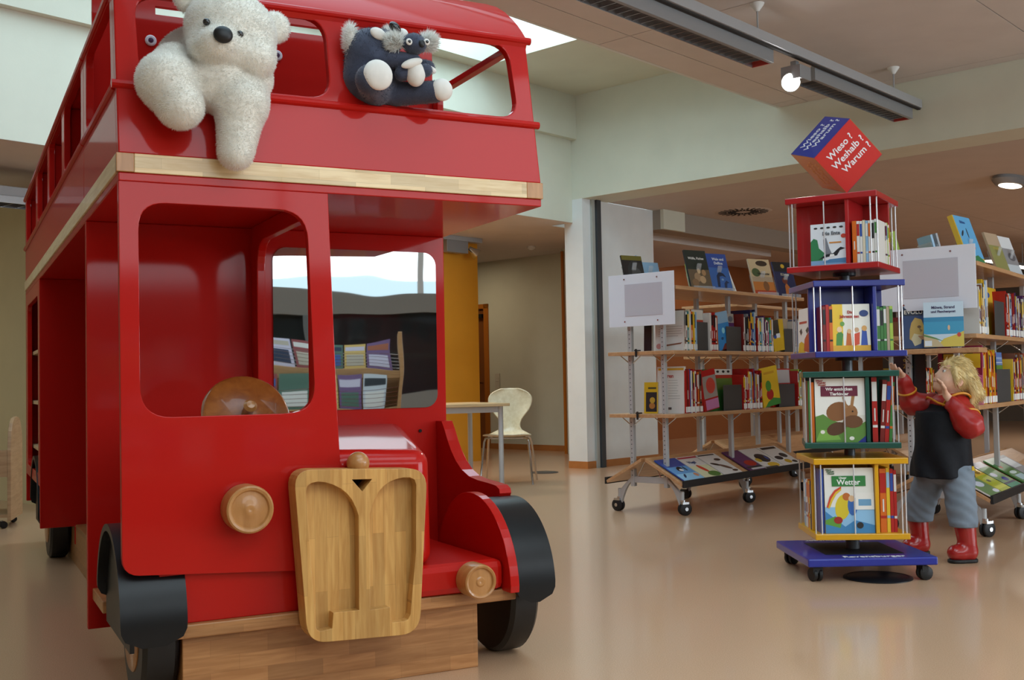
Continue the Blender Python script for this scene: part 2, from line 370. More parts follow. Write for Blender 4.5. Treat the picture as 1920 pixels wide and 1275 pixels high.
# back room behind the beam
cb = tag(bpy.data.objects.new('ceiling_back_room', None), kind='structure'); COL.objects.link(cb)
for i in range(5):
    for j in range(5):
        panel(.42 + i * 2.4, .42 + (i + 1) * 2.4, -11 + j * 2.2, -11 + (j + 1) * 2.2, 2.68, CEILD, cb)
mb = MB(); rbox(mb, .42, 12, -11, 0, 2.715, 2.75); mb.obj('ceiling_backing', cb, DARK)
struct('wall_header', [(1.21, 12, -.10, .12, 2.47, 2.70)], mat('grey_header', '9c9285', .75))
struct('trim_3', [(1.21, 1.62, -.14, -.10, 2.47, 2.68)], CREAM)
struct('wall_brown', [(2.1, 12, 2.2, 2.35, 0, 2.6), (1.21, 2.1, .85, .95, 0, 2.45), (2.1, 2.2, .85, 2.2, 0, 2.45)], BROWNW)
struct('ceiling_alcove', [(1.21, 12, .12, 2.2, 2.60, 2.7)], CEILD)
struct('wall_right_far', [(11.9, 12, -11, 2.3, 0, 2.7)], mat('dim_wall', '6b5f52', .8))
# the wall behind the reader: dark glass below, a bright clerestory band above (the mirror shows it)
struct('wall_front', [(-12.5, 12, -11.1, -10.95, 0, .75), (-12.5, -10.6, -11.1, -10.95, .75, 3.3), (-10.6, 1.5, -11.1, -10.95, 1.62, 1.85), (-10.6, -3.7, -11.1, -10.95, 3.05, 3.3), (-3.7, 12, -11.1, -10.95, 2.55, 3.3), (1.5, 12, -11.1, -10.95, .75, 3.3)], mat('grey_wall', '8d8a84', .7))
w1 = struct('window_1', [(-10.6, -3.7, -11.04, -11.02, .75, 1.62)], mat('dark_glass', '2c3032', .05))
for a in (-10.6, -9.0, -7.4, -6.6, -5.2, -3.7):
    mb = MB(); rbox(mb, a - .05, a + .05, -11.02, -10.93, .75, 1.62); mb.obj('window_frame', w1, mat('grey_frame', '6f7374', .5))
w2 = struct('window_2', [(-10.6, -10.5, -11.05, -10.94, 1.85, 3.05), (-3.8, -3.7, -11.05, -10.94, 1.85, 3.05)], mat('white_frame', 'd8dadb', .5))
for a in (-9.0, -7.3, -5.5):
    mb = MB(); rbox(mb, a - .03, a + .03, -11.05, -10.95, 1.85, 3.05); mb.obj('window_mullion', w2, MATS['white_frame'])
w3 = struct('window_3', [(-3.75, -3.68, -11.05, -10.94, .75, 2.55), (1.45, 1.5, -11.05, -10.94, .75, 2.55)], MATS['white_frame'])
for a in (-2.4, -1.1, .2):
    mb = MB(); rbox(mb, a - .03, a + .03, -11.05, -10.95, .75, 2.55); mb.obj('window_mullion', w3, MATS['white_frame'])

def fill_lamp(a, b_, z, w, power, color, label):  # added fill lamps with fittings, to brighten the passages and the alcove
    area('fill_lamp_light', RW(a, b_, z - .03), (0, 0, -1), w, .3, power, color)
    e = empty('fill_panel_lamp', RW(a, b_, z), RY, label, 'ceiling light'); MB().box(-w / 2 - .03, w / 2 + .03, -.18, .18, -.02, .0).obj('housing', e, mat('fill_lamp_housing', 'c9c9c4', .5), bevel=.003)
    MB().box(-w / 2, w / 2, -.15, .15, -.024, -.02).obj('diffuser', e, mat('fill_lamp_diffuser', 'efe9dc', .5))
fill_lamp(.95, 3.1, 2.45, .6, 4.5, (1, .8, .55), 'flat fill lamp added on the passage ceiling before the brown door'); fill_lamp(-1.9, .95, 2.448, .6, 18, (1, .9, .75), 'flat fill lamp added on the passage ceiling behind the bus')
fill_lamp(-6.9, 3.6, 2.45, 1.2, 10, (1, .95, .86), 'long flat fill lamp added in the passage left of the bus'); fill_lamp(4.5, 1.2, 2.60, 1.2, 10, (1, .9, .75), 'flat fill lamp added in the alcove behind the racks')
# ------------------------------------------------------------------ the wooden play bus (local axes: x across the front, y towards the back, z up)
RED = mat('red_lacquer', 'b5140b', 0.5, coat=0.4, spec=0.10)
RED.node_tree.nodes['Principled BSDF'].inputs['Coat Roughness'].default_value = 0.07
MAPLE = wood('maple_strip', 'd9b98a', 'ecd3a8', (1.2, 14, 14), .4, .2, strip=((PI / 2, 0, 0), .22, .03))
BEECH = wood('beech_block', 'bd8844', 'd2a25c', (14, 14, 1.2), .42, .2, strip=((PI / 2, 0, PI / 2), .30, .034))
BEECHH = wood('beech_base', 'a06b3c', 'bb8552', (1.0, 12, 12), .45, .15, strip=((PI / 2, 0, 0), .16, .045))
TURNED = wood('turned_wood', 'a8713a', 'bb834a', (10, 10, 1.5), .35, .35)
STEER = wood('dark_turned_wood', '8a4a1c', 'a35f28', (6, 6, 6), .28, .5)
BLACK = mat('black_lacquer', '08090a', 0.36, spec=.35, coat=0.0, noise=.3, nscale=30)
TYRE = mat('black_tyre_paint', '0c0c0d', 0.42, noise=.3, nscale=25)
BUS = empty('play_bus', (-1.0392439, 2.91732954, 0), math.radians(27.09), 'large red wooden double-decker play bus with a beech radiator grille', 'play bus')
def bbox(name, x0, x1, y0, y1, z0, z1, m, bevel=.004, par=None):
    return MB().box(x0, x1, y0, y1, z0, z1).obj(name, par or BUS, m, bevel=bevel)
fz = lambda y0: (lambda p, q, d: (p, y0 + d, q))           # panels facing front: (x, z) outline
fx = lambda x0: (lambda p, q, d: (x0 + d, p, q))           # panels facing the side: (y, z) outline
def fpanel(name, loops, y0, t, m, bevel=.003, par=None): return MB().prism(loops, 0, t, fz(y0)).obj(name, par or BUS, m, bevel=bevel)
def spanel(name, loops, x0, t, m, bevel=.003, par=None): return MB().prism(loops, 0, t, fx(x0)).obj(name, par or BUS, m, bevel=bevel)
# plinth, bumper and lower body
bbox('plinth', .165, 1.055, .05, 3.75, 0, .203, BEECHH, .003)
bbox('bumper_board', .10, 1.165, .0, .30, .203, .240, BEECHH, .004)
bbox('lower_front_panel', .10, .64, .022, .05, .240, .42, RED, .003)
bbox('lower_floor', .17, 1.16, 2.88, 3.9, .205, .24, RED); bbox('cab_floor', .10, 1.16, .30, .79, .205, .24, RED)
# driver's cab
out = rpoly([(.004, .386), (.604, .348), (.604, .65), (.597, .79), (.577, 1.433), (0, 1.433)], [.045, 0, 0, 0, 0, 0])
win = rpoly([(.052, .800), (.533, .800), (.513, 1.379), (.050, 1.379)], [.085, .085, .085, .075], 7)
fpanel('cab_front_panel', [out, win], 0, .026, RED, .004)
op = rpoly([(.10, .78), (.695, .78), (.695, 1.375), (.10, 1.375)], .10, 7)
spanel('cab_side_wall', [[(.026, .24), (.778, .24), (.778, 1.433), (.026, 1.433)], op], .543, .028, RED, .003)
bbox('bulkhead', 0, 1.28, .778, .808, .10, 1.433, RED, .003)
# wavy plastic mirror in the bulkhead
MIR = mat('plastic_mirror', 'c6cbcc', 0.015, metal=1.0); nt = MIR.node_tree; b = nt.nodes['Principled BSDF']
tc = nt.nodes.new('ShaderNodeTexCoord'); mp = nt.nodes.new('ShaderNodeMapping'); mp.inputs['Scale'].default_value = (1.2, 1, 2.0)
nz = nt.nodes.new('ShaderNodeTexNoise'); nz.inputs['Scale'].default_value = 1.8; nz.inputs['Detail'].default_value = 0.6
bp = nt.nodes.new('ShaderNodeBump'); bp.inputs['Strength'].default_value = .10; bp.inputs['Distance'].default_value = .03
nt.links.new(tc.outputs['Object'], mp.inputs[0]); nt.links.new(mp.outputs[0], nz.inputs['Vector']); nt.links.new(nz.outputs['Fac'], bp.inputs['Height']); nt.links.new(bp.outputs[0], b.inputs['Normal'])
o = fpanel('mirror_pane', [rrect(.618, 1.243, .787, 1.37, .05, 7)], .773, .004, MIR, 0); o['label'] = 'wavy plastic mirror pane'
o = MB().lathe([(.0, 0), (.006, 0), (.006, .004), (0, .004)], n=12, M=Matrix.Translation((1.17, .775, .70)) @ Matrix.Rotation(PI / 2, 4, 'X')).obj('screw_hole', BUS, mat('hole_black', '0a0505', .8))
# bonnet (tapers towards the grille)
mb = MB(); mb.hexa([(.575, .0, .33), (.885, .0, .33), (.575, .775, .33), (1.10, .775, .33), (.575, .0, .688), (.880, .0, .676), (.575, .775, .737), (1.098, .775, .735)])
mb.obj('bonnet', BUS, RED, smooth=30, bevel=.042, seg=5)
# footboard right of the bonnet
bbox('footboard', .62, 1.118, -.015, .775, .240, .334, RED, .022)
# round front wings: red cheek plate, black mudguard
def arcp(c, r, a0, a1, n): return [(c[0] - r * math.cos(math.radians(a0 + (a1 - a0) * i / n)), c[1] + r * math.sin(math.radians(a0 + (a1 - a0) * i / n))) for i in range(n + 1)]
CC = (.225, .235)
o = spanel('wing_cheek', [[(-.055, .235)] + arcp(CC, .283, 4, 176, 28) + [(.50, .235)]], 1.118, .030, RED, .006)
def mudguard(u0, u1, c, r, a0, a1, rc):
    mb = MB(); n = 40; t = .02; S_ = r * math.radians(a1 - a0); rows = []
    for i in range(n + 1):
        s = S_ * i / n; ang = math.radians(a0) + s / r
        ins = 0
        for e in (s, S_ - s):
            if e < rc: ins = max(ins, rc - math.sqrt(max(0, rc * rc - (rc - e) ** 2)))
        ins = min(ins, (u1 - u0) * .45)
        for rr in (r, r - t):
            for x in (u0 + ins, u1 - ins): rows.append((x, c[0] - rr * math.cos(ang), c[1] + rr * math.sin(ang)))
    fs = []
    for i in range(n):
        p = i * 4; q = p + 4
        fs += [(p, p + 1, q + 1, q), (p + 2, q + 2, q + 3, p + 3), (p, q, q + 2, p + 2), (p + 1, p + 3, q + 3, q + 1)]
    fs += [(0, 2, 3, 1), (4 * n, 4 * n + 1, 4 * n + 3, 4 * n + 2)]
    return mb.add(rows, fs).obj('mudguard', BUS, BLACK, smooth=40)
mudguard(1.146, 1.285, CC, .262, -9, 175, .055)
mudguard(-.004, .168, (.245, .235), .262, -9, 178, .055)
mudguard(-.004, .168, (3.25, .235), .30, -9, 178, .05)
for c_ in ((.245, .235), (3.25, .235)):
    spanel('mudguard_cheek', [[(c_[0] - .24, .18)] + arcp(c_, .245, 0, 180, 24) + [(c_[0] + .24, .18)]], .022, .012, BLACK, .001)
def wheel(u0, u1, c, r, face):
    M = Matrix.Translation((u0, c[0], c[1])) @ Matrix.Rotation(PI / 2, 4, 'Y'); w = u1 - u0
    o = MB().lathe([(0, 0), (r - .012, 0), (r, .012), (r, w - .012), (r - .012, w), (0, w)], n=48, M=M).obj('wheel', BUS, TYRE, smooth=40)
    if face:
        MB().lathe([(0, -.008), (.115, -.008), (.122, -.003), (.122, .002)], n=32, M=M).obj('hub_cap', o, TURNED, smooth=40)
wheel(1.165, 1.262, (.225, .2), .2, False); wheel(.062, .158, (.245, .2), .2, True); wheel(.062, .158, (3.25, .2), .2, True); wheel(1.165, 1.262, (3.25, .2), .2, False)
bbox('running_board', .015, .16, .52, .78, .195, .232, BEECHH, .003)
# sweeping side bracket between bulkhead and wing
sw = [(.778, .735), (.725, .735), (.70, .705), (.672, .665), (.64, .628), (.60, .594), (.55, .565), (.49, .546), (.42, .538), (.33, .534), (.275, .530), (.250, .520), (.246, .505), (.258, .490), (.30, .485), (.42, .475), (.50, .44), (.52, .38), (.52, .24), (.778, .24)]
spanel('side_bracket', [sw], 1.236, .044, RED, .008)
# headlamps, radiator cap
def lamp(name, x, y, z, r, d):
    M = Matrix.Translation((x, y, z)) @ Matrix.Rotation(PI / 2, 4, 'X')
    return MB().lathe([(0, 0), (r * .93, 0), (r, .006), (r, d - .012), (r * .97, d - .003), (r * .90, d), (r * .80, d - .002), (r * .74, d - .008), (r * .30, d - .006), (r * .22, d - .003), (r * .1, d - .003), (0, d - .005)], n=40, M=M).obj(name, BUS, TURNED, smooth=30)
lamp('headlamp', .325, 0, .545, .066, .075); lamp('headlamp', 1.005, -.013, .285, .052, .075)
MB().lathe([(0, -.03)] + [(.033 * math.sin(math.radians(t)), -.033 * math.cos(math.radians(t))) for t in range(30, 180, 10)] + [(0, .033)], n=24, M=Matrix.Translation((.645, -.035, .652))).obj('radiator_cap', BUS, TURNED, smooth=True)
# beech grille: frame with two arched pockets and a cut triangle, on a back board
go = rpoly([(.476, .170), (.806, .158), (.838, .63), (.441, .648)], [.055, .06, .06, .055], 7)
pl = [(.498, .212), (.503, .202), (.512, .199), (.545, .203), (.549, .246), (.624, .245), (.626, .509), (.619, .53), (.607, .555), (.592, .574), (.575, .588), (.553, .60), (.53, .608), (.508, .611), (.49, .608), (.479, .600), (.475, .585)]
prr = [(.657, .242), (.717, .243), (.721, .199), (.756, .198), (.770, .202), (.778, .215), (.798, .394), (.802, .585), (.797, .60), (.784, .607), (.762, .608), (.742, .605), (.720, .598), (.701, .586), (.686, .570), (.674, .550), (.665, .53), (.659, .507)]
tri = [(.608, .611), (.668, .609), (.638, .576)]
gb = MB().prism([go, tri], 0, .034, fz(-.052)).obj('grille_board', BUS, BEECH, bevel=.004)
MB().prism([go, pl, prr, tri], 0, .036, fz(-.088)).obj('grille_frame', BUS, BEECH, bevel=.004)
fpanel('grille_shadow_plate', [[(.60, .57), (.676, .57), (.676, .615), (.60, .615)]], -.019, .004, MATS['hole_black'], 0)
bbox('grille_block', .56, .78, -.016, .02, .22, .60, BEECHH, .002)
# steering wheel
Ms = Matrix.Translation((.378, .20, .787)) @ Matrix.Rotation(math.radians(62), 4, 'X')
sw_ = MB().lathe([(0, 0)] + [(.118, .0), (.126, .006), (.13, .015), (.126, .024), (.118, .03)] + [(0, .03)], n=48, M=Ms).obj('steering_wheel', BUS, STEER, smooth=40)
MB().lathe([(.012, -.05), (.016, -.02), (.016, .06), (.02, .075), (.012, .085), (0, .087)], n=16, M=Ms).obj('steering_knob', sw_, TURNED, smooth=True)
MB().tube([(.375, .20, .80), (.375, .32, .60), (.375, .36, .24)], .014).obj('steering_column', BUS, TURNED, smooth=True)
# upper deck floor, maple band
bbox('deck_floor', 0, 1.282, .0, 3.95, 1.433, 1.457, RED, .003)
bbox('maple_band', .04, 1.228, -.006, .016, 1.457, 1.508, MAPLE, .002)
bbox('band_corner_block', -.006, .04, -.006, .016, 1.457, 1.508, TURNED, .002); bbox('band_corner_block', 1.228, 1.286, -.006, .016, 1.457, 1.508, TURNED, .002)
MAPLES = wood('maple_strip_side', 'd9b98a', 'ecd3a8', (14, 1.2, 14), .4, .2)
bbox('maple_band_side', -.006, .016, .016, 3.95, 1.457, 1.508, MAPLES, .002); bbox('maple_band_side', 1.264, 1.286, .016, 3.95, 1.457, 1.508, MAPLES, .002)
# upper front, raked
K = .18
rk = lambda p, q, d: (p, K * (q - 1.508) + d, q)
w1o = rpoly([(.063, 1.722), (.603, 1.722), (.600, 1.972), (.055, 1.972)], .07, 7); w2o = rpoly([(.660, 1.722), (1.226, 1.722), (1.215, 1.972), (.660, 1.972)], .07, 7)
MB().prism([[(0, 1.508), (1.282, 1.508), (1.282, 2.0), (0, 2.0)], w1o, w2o], 0, .03, rk).obj('upper_front_panel', BUS, RED, bevel=.004)
def molding(name, pts, r=.012): return MB().tube(pts, r, n=10).obj(name, BUS, RED, smooth=True)
yk = lambda z: K * (z - 1.508)
molding('window_ledge_molding', [(-.012, yk(1.702), 1.702), (1.296, yk(1.702), 1.702)]); molding('eaves_molding', [(-.012, yk(1.99) - .004, 1.99), (1.296, yk(1.99) - .004, 1.99)])
# upper sides: a front piece and a rear piece with a seam
for x0, sgn in ((0, -1), (1.257, 1)):
    wf = rpoly([(.135, 1.728), (.762, 1.728), (.762, 1.978), (.165, 1.978)], .04, 5)
    spanel('upper_side_panel', [[(.03, 1.508), (.829, 1.508), (.829, 2.0), (yk(2.0) + .03, 2.0)], wf], x0, .025, RED, .003)
    holes = [rpoly([(a, 1.728), (b_, 1.728), (b_, 1.978), (a, 1.978)], .035, 5) for a, b_ in ((.915, 1.53), (1.63, 2.25), (2.34, 2.97), (3.09, 3.86))]
    spanel('upper_side_panel', [[(.834, 1.508), (3.95, 1.508), (3.95, 2.0), (.834, 2.0)]] + holes, x0, .025, RED, .003)
    xm = x0 + (0 if sgn < 0 else .025)
    for z in (1.702, 1.99):
        molding('side_molding', [(xm, yk(z) + .03, z), (xm, .826, z)]); molding('side_molding', [(xm, .838, z), (xm, 3.95, z)])
# curved roof shell over the front seats, partition with a slot behind it
prof = [(.075, 1.985), (.082, 1.998), (.11, 2.03), (.14, 2.06), (.175, 2.09), (.23, 2.132), (.293, 2.17), (.376, 2.207), (.44, 2.227), (.50, 2.238)]
inn = [(p + .01, q - .02) for p, q in prof][::-1]
o = MB().prism([prof + inn], 0, 1.282, fx(0)).obj('roof_shell', BUS, RED, smooth=25)
slot = [(.23, 2.160), (1.06, 2.160), (1.06, 2.187), (.23, 2.187)]
fpanel('upper_partition', [[(.025, 1.457), (1.257, 1.457), (1.257, 2.24), (.025, 2.24)], slot], .805, .02, RED, .002)
EYEW = mat('screw_cap_white', 'd9cfd6', .3); EYEP = mat('screw_cap_purple', '4a2b4a', .3)
for x in (.2135, .651):
    M = Matrix.Translation((x, .805, 2.066)) @ Matrix.Rotation(PI / 2, 4, 'X')
    o = MB().lathe([(0, 0), (.019, 0), (.019, .004), (.015, .007), (0, .007)], n=20, M=M).obj('screw_cap', BUS, EYEW, smooth=True)
    MB().lathe([(0, .007), (.009, .007), (.007, .011), (0, .012)], n=16, M=M).obj('screw_head', o, EYEP, smooth=True)
# rear body
fpanel('platform_wall', [[(0, .195), (.16, .195), (.16, .105), (.8, .105), (.8, 1.433), (0, 1.433)]], 2.87, .025, RED)
spanel('rear_side_panel', [[(2.895, .40), (3.95, .40), (3.95, 1.433), (2.895, 1.433)], rpoly([(2.98, .46), (3.80, .46), (3.80, 1.36), (2.98, 1.36)], .05)], 0, .025, RED)
spanel('lower_side_panel', [[(.808, .24), (3.95, .24), (3.95, 1.433), (.808, 1.433)]], 1.255, .025, RED)
bbox('rear_panel', 0, 1.28, 3.925, 3.95, .24, 1.457, RED)
bbox('upper_rear_panel', .025, 1.257, 3.925, 3.95, 1.457, 2.0, RED)
for z in (.55, .80, 1.08): bbox('rear_shelf', .03, .42, 2.90, 3.92, z, z + .02, MAPLES, .002)
bbox('rear_shelf_back', .42, .44, 2.90, 3.92, .24, 1.43, RED)

NAVY = mat('navy_board', '10131f', .5)
for y in (.80, 1.545, 2.265, 2.99, 3.87):
    if y > 1: bbox('seat_board', .026, .075, y, y + .02, 1.458, 1.984, RED, .002); bbox('seat_board', .075, .62, y, y + .02, 1.458, 1.984, NAVY, .002)
bbox('rear_roof', .026, 1.256, .835, 3.92, 1.985, 1.998, RED, .002)
# ------------------------------------------------------------------ books
PAGES = mat('page_block', 'e6e0d0', .8); STICK = mat('spine_sticker', 'e8e8e4', .6)
BC = dict(red='b0201c', dark_red='7a1f1c', orange='d4691c', yellow='dfb72c', white='dedcd6', cream='d8cfb4', grey='8b8d90', black='1b1b1e', blue='2a4c9c', light_blue='8fb7d6', navy='1c2650', teal='2c7f80', green='3f7d3a', light_green='a6c24a', purple='5a3166', pink='c9588c', brown='7a4a30', beige='b59f84', turquoise='3f9fb0')
ORD = ['', 'first', 'second', 'third', 'fourth', 'fifth', 'sixth', 'seventh', 'eighth', 'ninth', 'tenth', 'eleventh', 'twelfth', 'thirteenth', 'fourteenth', 'fifteenth', 'sixteenth', 'seventeenth', 'eighteenth', 'nineteenth', 'twentieth', 'twenty-first', 'twenty-second', 'twenty-third', 'twenty-fourth', 'twenty-fifth', 'twenty-sixth', 'twenty-seventh', 'twenty-eighth', 'twenty-ninth', 'thirtieth', 'thirty-first', 'thirty-second', 'thirty-third', 'thirty-fourth', 'thirty-fifth', 'thirty-sixth', 'thirty-seventh', 'thirty-eighth', 'thirty-ninth', 'fortieth', 'forty-first', 'forty-second', 'forty-third', 'forty-fourth', 'forty-fifth', 'forty-sixth', 'forty-seventh', 'forty-eighth', 'forty-ninth', 'fiftieth']
def bmat(c): return mat('book_' + c, BC.get(c, c), .32, coat=.15)
def spine_book(M, t, w, h, color, accent=None, sticker=True, label='', group=None):
    """an upright book; local x = thickness (0..t), y = from the spine (0) to the fore edge (w), z up"""
    mb = MB(); c = bmat(color); b = .0022
    mb.box(0, t, 0, b, 0, h, c); mb.box(0, b, b, w, 0, h, c); mb.box(t - b, t, b, w, 0, h, c); mb.box(b, t - b, b, w - .004, .003, h - .003, PAGES)
    if sticker: mb.box(.001, t - .001, -.0012, 0, .006, .042, STICK)
    if accent:
        a = bmat(accent); z0 = h * random.uniform(.55, .7); mb.box(.0008, t - .0008, -.001, 0, z0, h * .93, a)
        mb.box(.0008, t - .0008, -.001, 0, h * .22, h * .26, a)
    if t > .016: mb.box(t * .38, t * .62, -.0014, 0, h * .32, h * .52, bmat('white' if color not in ('white', 'cream', 'yellow', 'light_blue') else 'dark_red'))
    o = mb.obj('book', None); o.matrix_world = M; tag(o, label, 'book', group); return o
def cover_book(name, label, M, w, h, t, color, art=(), texts=(), group=None, cat='book', acrylic=False):
    """a book shown by its front cover; local x to the right, y up, z out of the cover; origin at the lower left corner of the front"""
    e = empty(name, (0, 0, 0), 0, label, cat, group); e.matrix_world = M
    c = bmat(color); b = .0022
    mb = MB(); mb.box(0, w, 0, h, -b, 0, c); mb.box(0, w, 0, h, -t, -t + b, c); mb.box(0, b, 0, h, -t + b, -b, c); mb.obj('cover', e)
    mb = MB(); mb.box(b, w - .003, .003, h - .003, -t + b, -b); mb.obj('page_block', e, PAGES)
    if art:
        mb = MB()
        for i, (hx, pts) in enumerate(art):
            z = .0003 + .00018 * i; mb.prism([[(p * w, q * h) for p, q in pts]], 0, .00012, lambda p, q, d, z=z: (p, q, z + d), flat(hx, .4))
        mb.obj('cover_print', e)
    for body, x, y, s, hx, al in texts:
        text('cover_lettering', body, s * h, Matrix.Translation((x * w, y * h, .0003 + .00018 * len(art) + .0006)), flat(hx, .4), e, al, ext=.0002, bold=.0006)
    return e
def ell(cx, cy, rx, ry, n=14, a=0):
    ca, sa = math.cos(math.radians(a)), math.sin(math.radians(a))
    return [(cx + rx * math.cos(2 * PI * i / n) * ca - ry * math.sin(2 * PI * i / n) * sa, cy + rx * math.cos(2 * PI * i / n) * sa + ry * math.sin(2 * PI * i / n) * ca) for i in range(n)]
def rect(x0, x1, y0, y1): return [(x0, y0), (x1, y0), (x1, y1), (x0, y1)]
def upright(pos, yaw, lean=0):
    """cover frame standing at pos: x along yaw, tipped back by lean degrees"""
    x = Vector((math.cos(yaw), math.sin(yaw), 0)); back = Vector((-math.sin(yaw), math.cos(yaw), 0)); l = math.radians(lean)
    y = Vector((0, 0, 1)) * math.cos(l) + back * math.sin(l); z = x.cross(y)
    return Matrix(((x.x, y.x, z.x, pos[0]), (x.y, y.y, z.y, pos[1]), (x.z, y.z, z.z, pos[2]), (0, 0, 0, 1)))
def spineM(pos, yaw, tilt=0):
    """spine book frame: x along yaw (row direction), y away from the viewer"""
    return Matrix.Translation(pos) @ Matrix.Rotation(yaw, 4, 'Z') @ Matrix.Rotation(math.radians(tilt), 4, 'Y')

# ------------------------------------------------------------------ the revolving book tower
TX, TY = 1.505, 4.965
CHROME = mat('chrome', 'c9ccce', .18, metal=1); STEEL = mat('steel_rod', 'd2d2d2', .3, metal=.6); RUBBER = mat('black_rubber', '141415', .55)
PRINTW = flat('e8e8ea', .4)
TOWER = empty('book_tower', (TX, TY, 0), 0, 'revolving book tower of red, blue, green and yellow tiers on a blue base', 'book stand')
BLU = mat('blue_lacquer', '1c2b8f', .3, coat=.3); TRED = mat('tower_red_lacquer', 'a5171a', .3, coat=.3); GRN = mat('tower_green_lacquer', '0f4a3e', .3, coat=.3); YEL = mat('tower_yellow_lacquer', 'd99f0c', .3, coat=.3); BLU2 = mat('tower_blue_lacquer', '16247f', .3, coat=.3)
S2 = .275
Mb = Matrix.Rotation(math.radians(.5), 4, 'Z')
o = MB().box(-S2, S2, -S2, S2, .068, .103, M=Mb).obj('base_plate', TOWER, BLU, bevel=.006); base_plate = o
MB().box(-.17, .17, -.17, .17, .1034, .1044, M=Mb).obj('black_inlay', o, mat('black_mat', '16171a', .6))
text('base_lettering', 'Ravensburger', .048, frame(None, (1, 0, 0), (0, 1, 0), (-.115, -.25, .1042)), PRINTW, o, bold=.0008)
text('base_lettering', 'Ravensburger', .048, frame(None, (-1, 0, 0), (0, -1, 0), (.115, .25, .1042)), PRINTW, o, bold=.0008)
def swivel(par, x, y, r, ztop, yaw):
    mb = MB(); M = Matrix.Translation((x, y, 0)) @ Matrix.Rotation(yaw, 4, 'Z')
    for s in (-1, 1): mb.lathe([(0, -.008), (r * .9, -.008), (r, -.004), (r, .006), (r * .8, .01), (0, .01)], RUBBER, 16, M @ Matrix.Translation((.01, s * .013, r)) @ Matrix.Rotation(PI / 2, 4, 'X'))
    mb.box(-.012, .016, -.024, .024, r * 1.2, r * 2.05, RUBBER, M); mb.lathe([(.008, r * 2), (.008, ztop)], CHROME, 10, M)
    return mb.obj('caster', par, smooth=40)
for x, y, a in ((-.225, .225, .6), (-.225, -.225, 1.9), (.225, -.225, .2), (.225, .225, 2.6)): swivel(TOWER, x, y, .03, .069, a)
MB().lathe([(.03, .104), (.03, .17), (.024, .175), (.024, 1.68)], n=24).obj('column', TOWER, mat('grey_column', '55585c', .4, metal=.3), smooth=40)
ROD = STEEL
def tier(name, yaw, z0, z1, m, half=.2, vx=.06):
    e = bpy.data.objects.new('shelf_tier', None); COL.objects.link(e); e.parent = TOWER; e.rotation_euler = (0, 0, math.radians(yaw)); e['label'] = name
    t = .026
    MB().box(-half, half, -half, half, z0, z0 + t).obj('bottom_plate', e, m, bevel=.003); MB().box(-half, half, -half, half, z1 - t, z1).obj('top_plate', e, m, bevel=.003)
    mb = MB(); zz = (z0 + t, z1 - t)
    # pinwheel of four upright boards
    for k in range(4):
        M = Matrix.Rotation(k * PI / 2, 4, 'Z'); MB().box(vx, vx + .016, -half + .012, .06, *zz, M=M).obj('divider', e, m, bevel=.002)
    for k in range(4):
        M = Matrix.Rotation(k * PI / 2, 4, 'Z')
        for x in (-half + .03, -.03, half - .03):
            if k and x == -.03: continue
            MB().tube([M @ Vector((x, -half + .008, z0 + t)), M @ Vector((x, -half + .008, z1 - t))], .0032, n=8).obj('rod', e, ROD, smooth=True)
    MB().lathe([(.05, z0 - .012), (.05, z0)], n=20).obj('turning_disc', e, mat('dark_disc', '1c1d20', .5))
    return e
TY_ = {}
specs = [('yellow shelf tier', -4, .168, .518, YEL), ('green shelf tier', -13, .560, .895, GRN), ('blue shelf tier', 1, .955, 1.288, BLU2), ('red shelf tier', -32, 1.335, 1.668, TRED)]
for nme, yw, z0, z1, m in specs:
    TY_[nme.split()[0]] = (tier(nme, yw, z0, z1, m), math.radians(yw), z0 + .026)
def tw(key, x, y, dz=0):
    e, yw, z = TY_[key]; v = Matrix.Rotation(yw, 4, 'Z') @ Vector((x, y, 0)); return Vector((TX + v.x, TY + v.y, z + .0005 + dz)), yw
def trow(key, x0, y0, items, turn=0.0, h=.27, w=.16, where='', start=1, lean=0):
    """a row of spines in a tier; items: (colour, thickness, accent)"""
    x = x0
    for i, (c, t, acc) in enumerate(items):
        p, yw = tw(key, x, y0)
        if turn: 
            e, yv, z = TY_[key]; v = Matrix.Rotation(yv, 4, 'Z') @ (Matrix.Rotation(turn, 4, 'Z') @ Vector((x, y0, 0))); p = Vector((TX + v.x, TY + v.y, z + .0005)); yw = yv + turn
        hh = h * random.uniform(.95, 1.0)
        spine_book(spineM(p, yw, lean), t, w, hh, c, acc, False, '%s book, %s spine %s' % (c.replace('_', ' '), ORD[i + start], where), 'books in the %s tier' % key); x += t + .0015
def tcover(key, x, y, **k):
    p, yw = tw(key, x, y); return upright(p, yw, k.get('lean', 2))
# red tier
art = [('dfe3e6', rect(0, 1, 0, 1)), ('2f7d4d', [(0, .05), (.3, .05), (.36, .3), (.22, .42), (.18, .62), (.08, .66), (0, .58)]), ('7fa3c4', rect(0, 1, 0, .12)), ('4d7fa8', [(.3, .06), (1, .04), (1, .16), (.5, .14)]),
       ('1c1f24', [(.2, .14), (.45, .2), (.7, .22), (.78, .34), (.92, .38), (.8, .42), (.7, .36), (.6, .28), (.4, .26)]), ('7b7f86', [(.36, .26), (.34, .62), (.42, .66), (.5, .4), (.56, .28)]), ('e9e9e4', [(.5, .2), (.64, .2), (.62, .26), (.52, .26)])] + \
      [('2a2a2a', ell(.14 + .17 * i, .9, .05, .022)) for i in range(5)] + [('c8402a', ell(.88, .68, .07, .05)), ('d08a3a', rect(.5, .82, .52, .55))]
cover_book('picture_book', 'white picture book titled Die Ente with a flying duck in the red tier', tcover('red', -.10, -.165), .165, .185, .02, 'white', art, [('Die Ente', .32, .72, .12, '5a5f66', 'LEFT')])
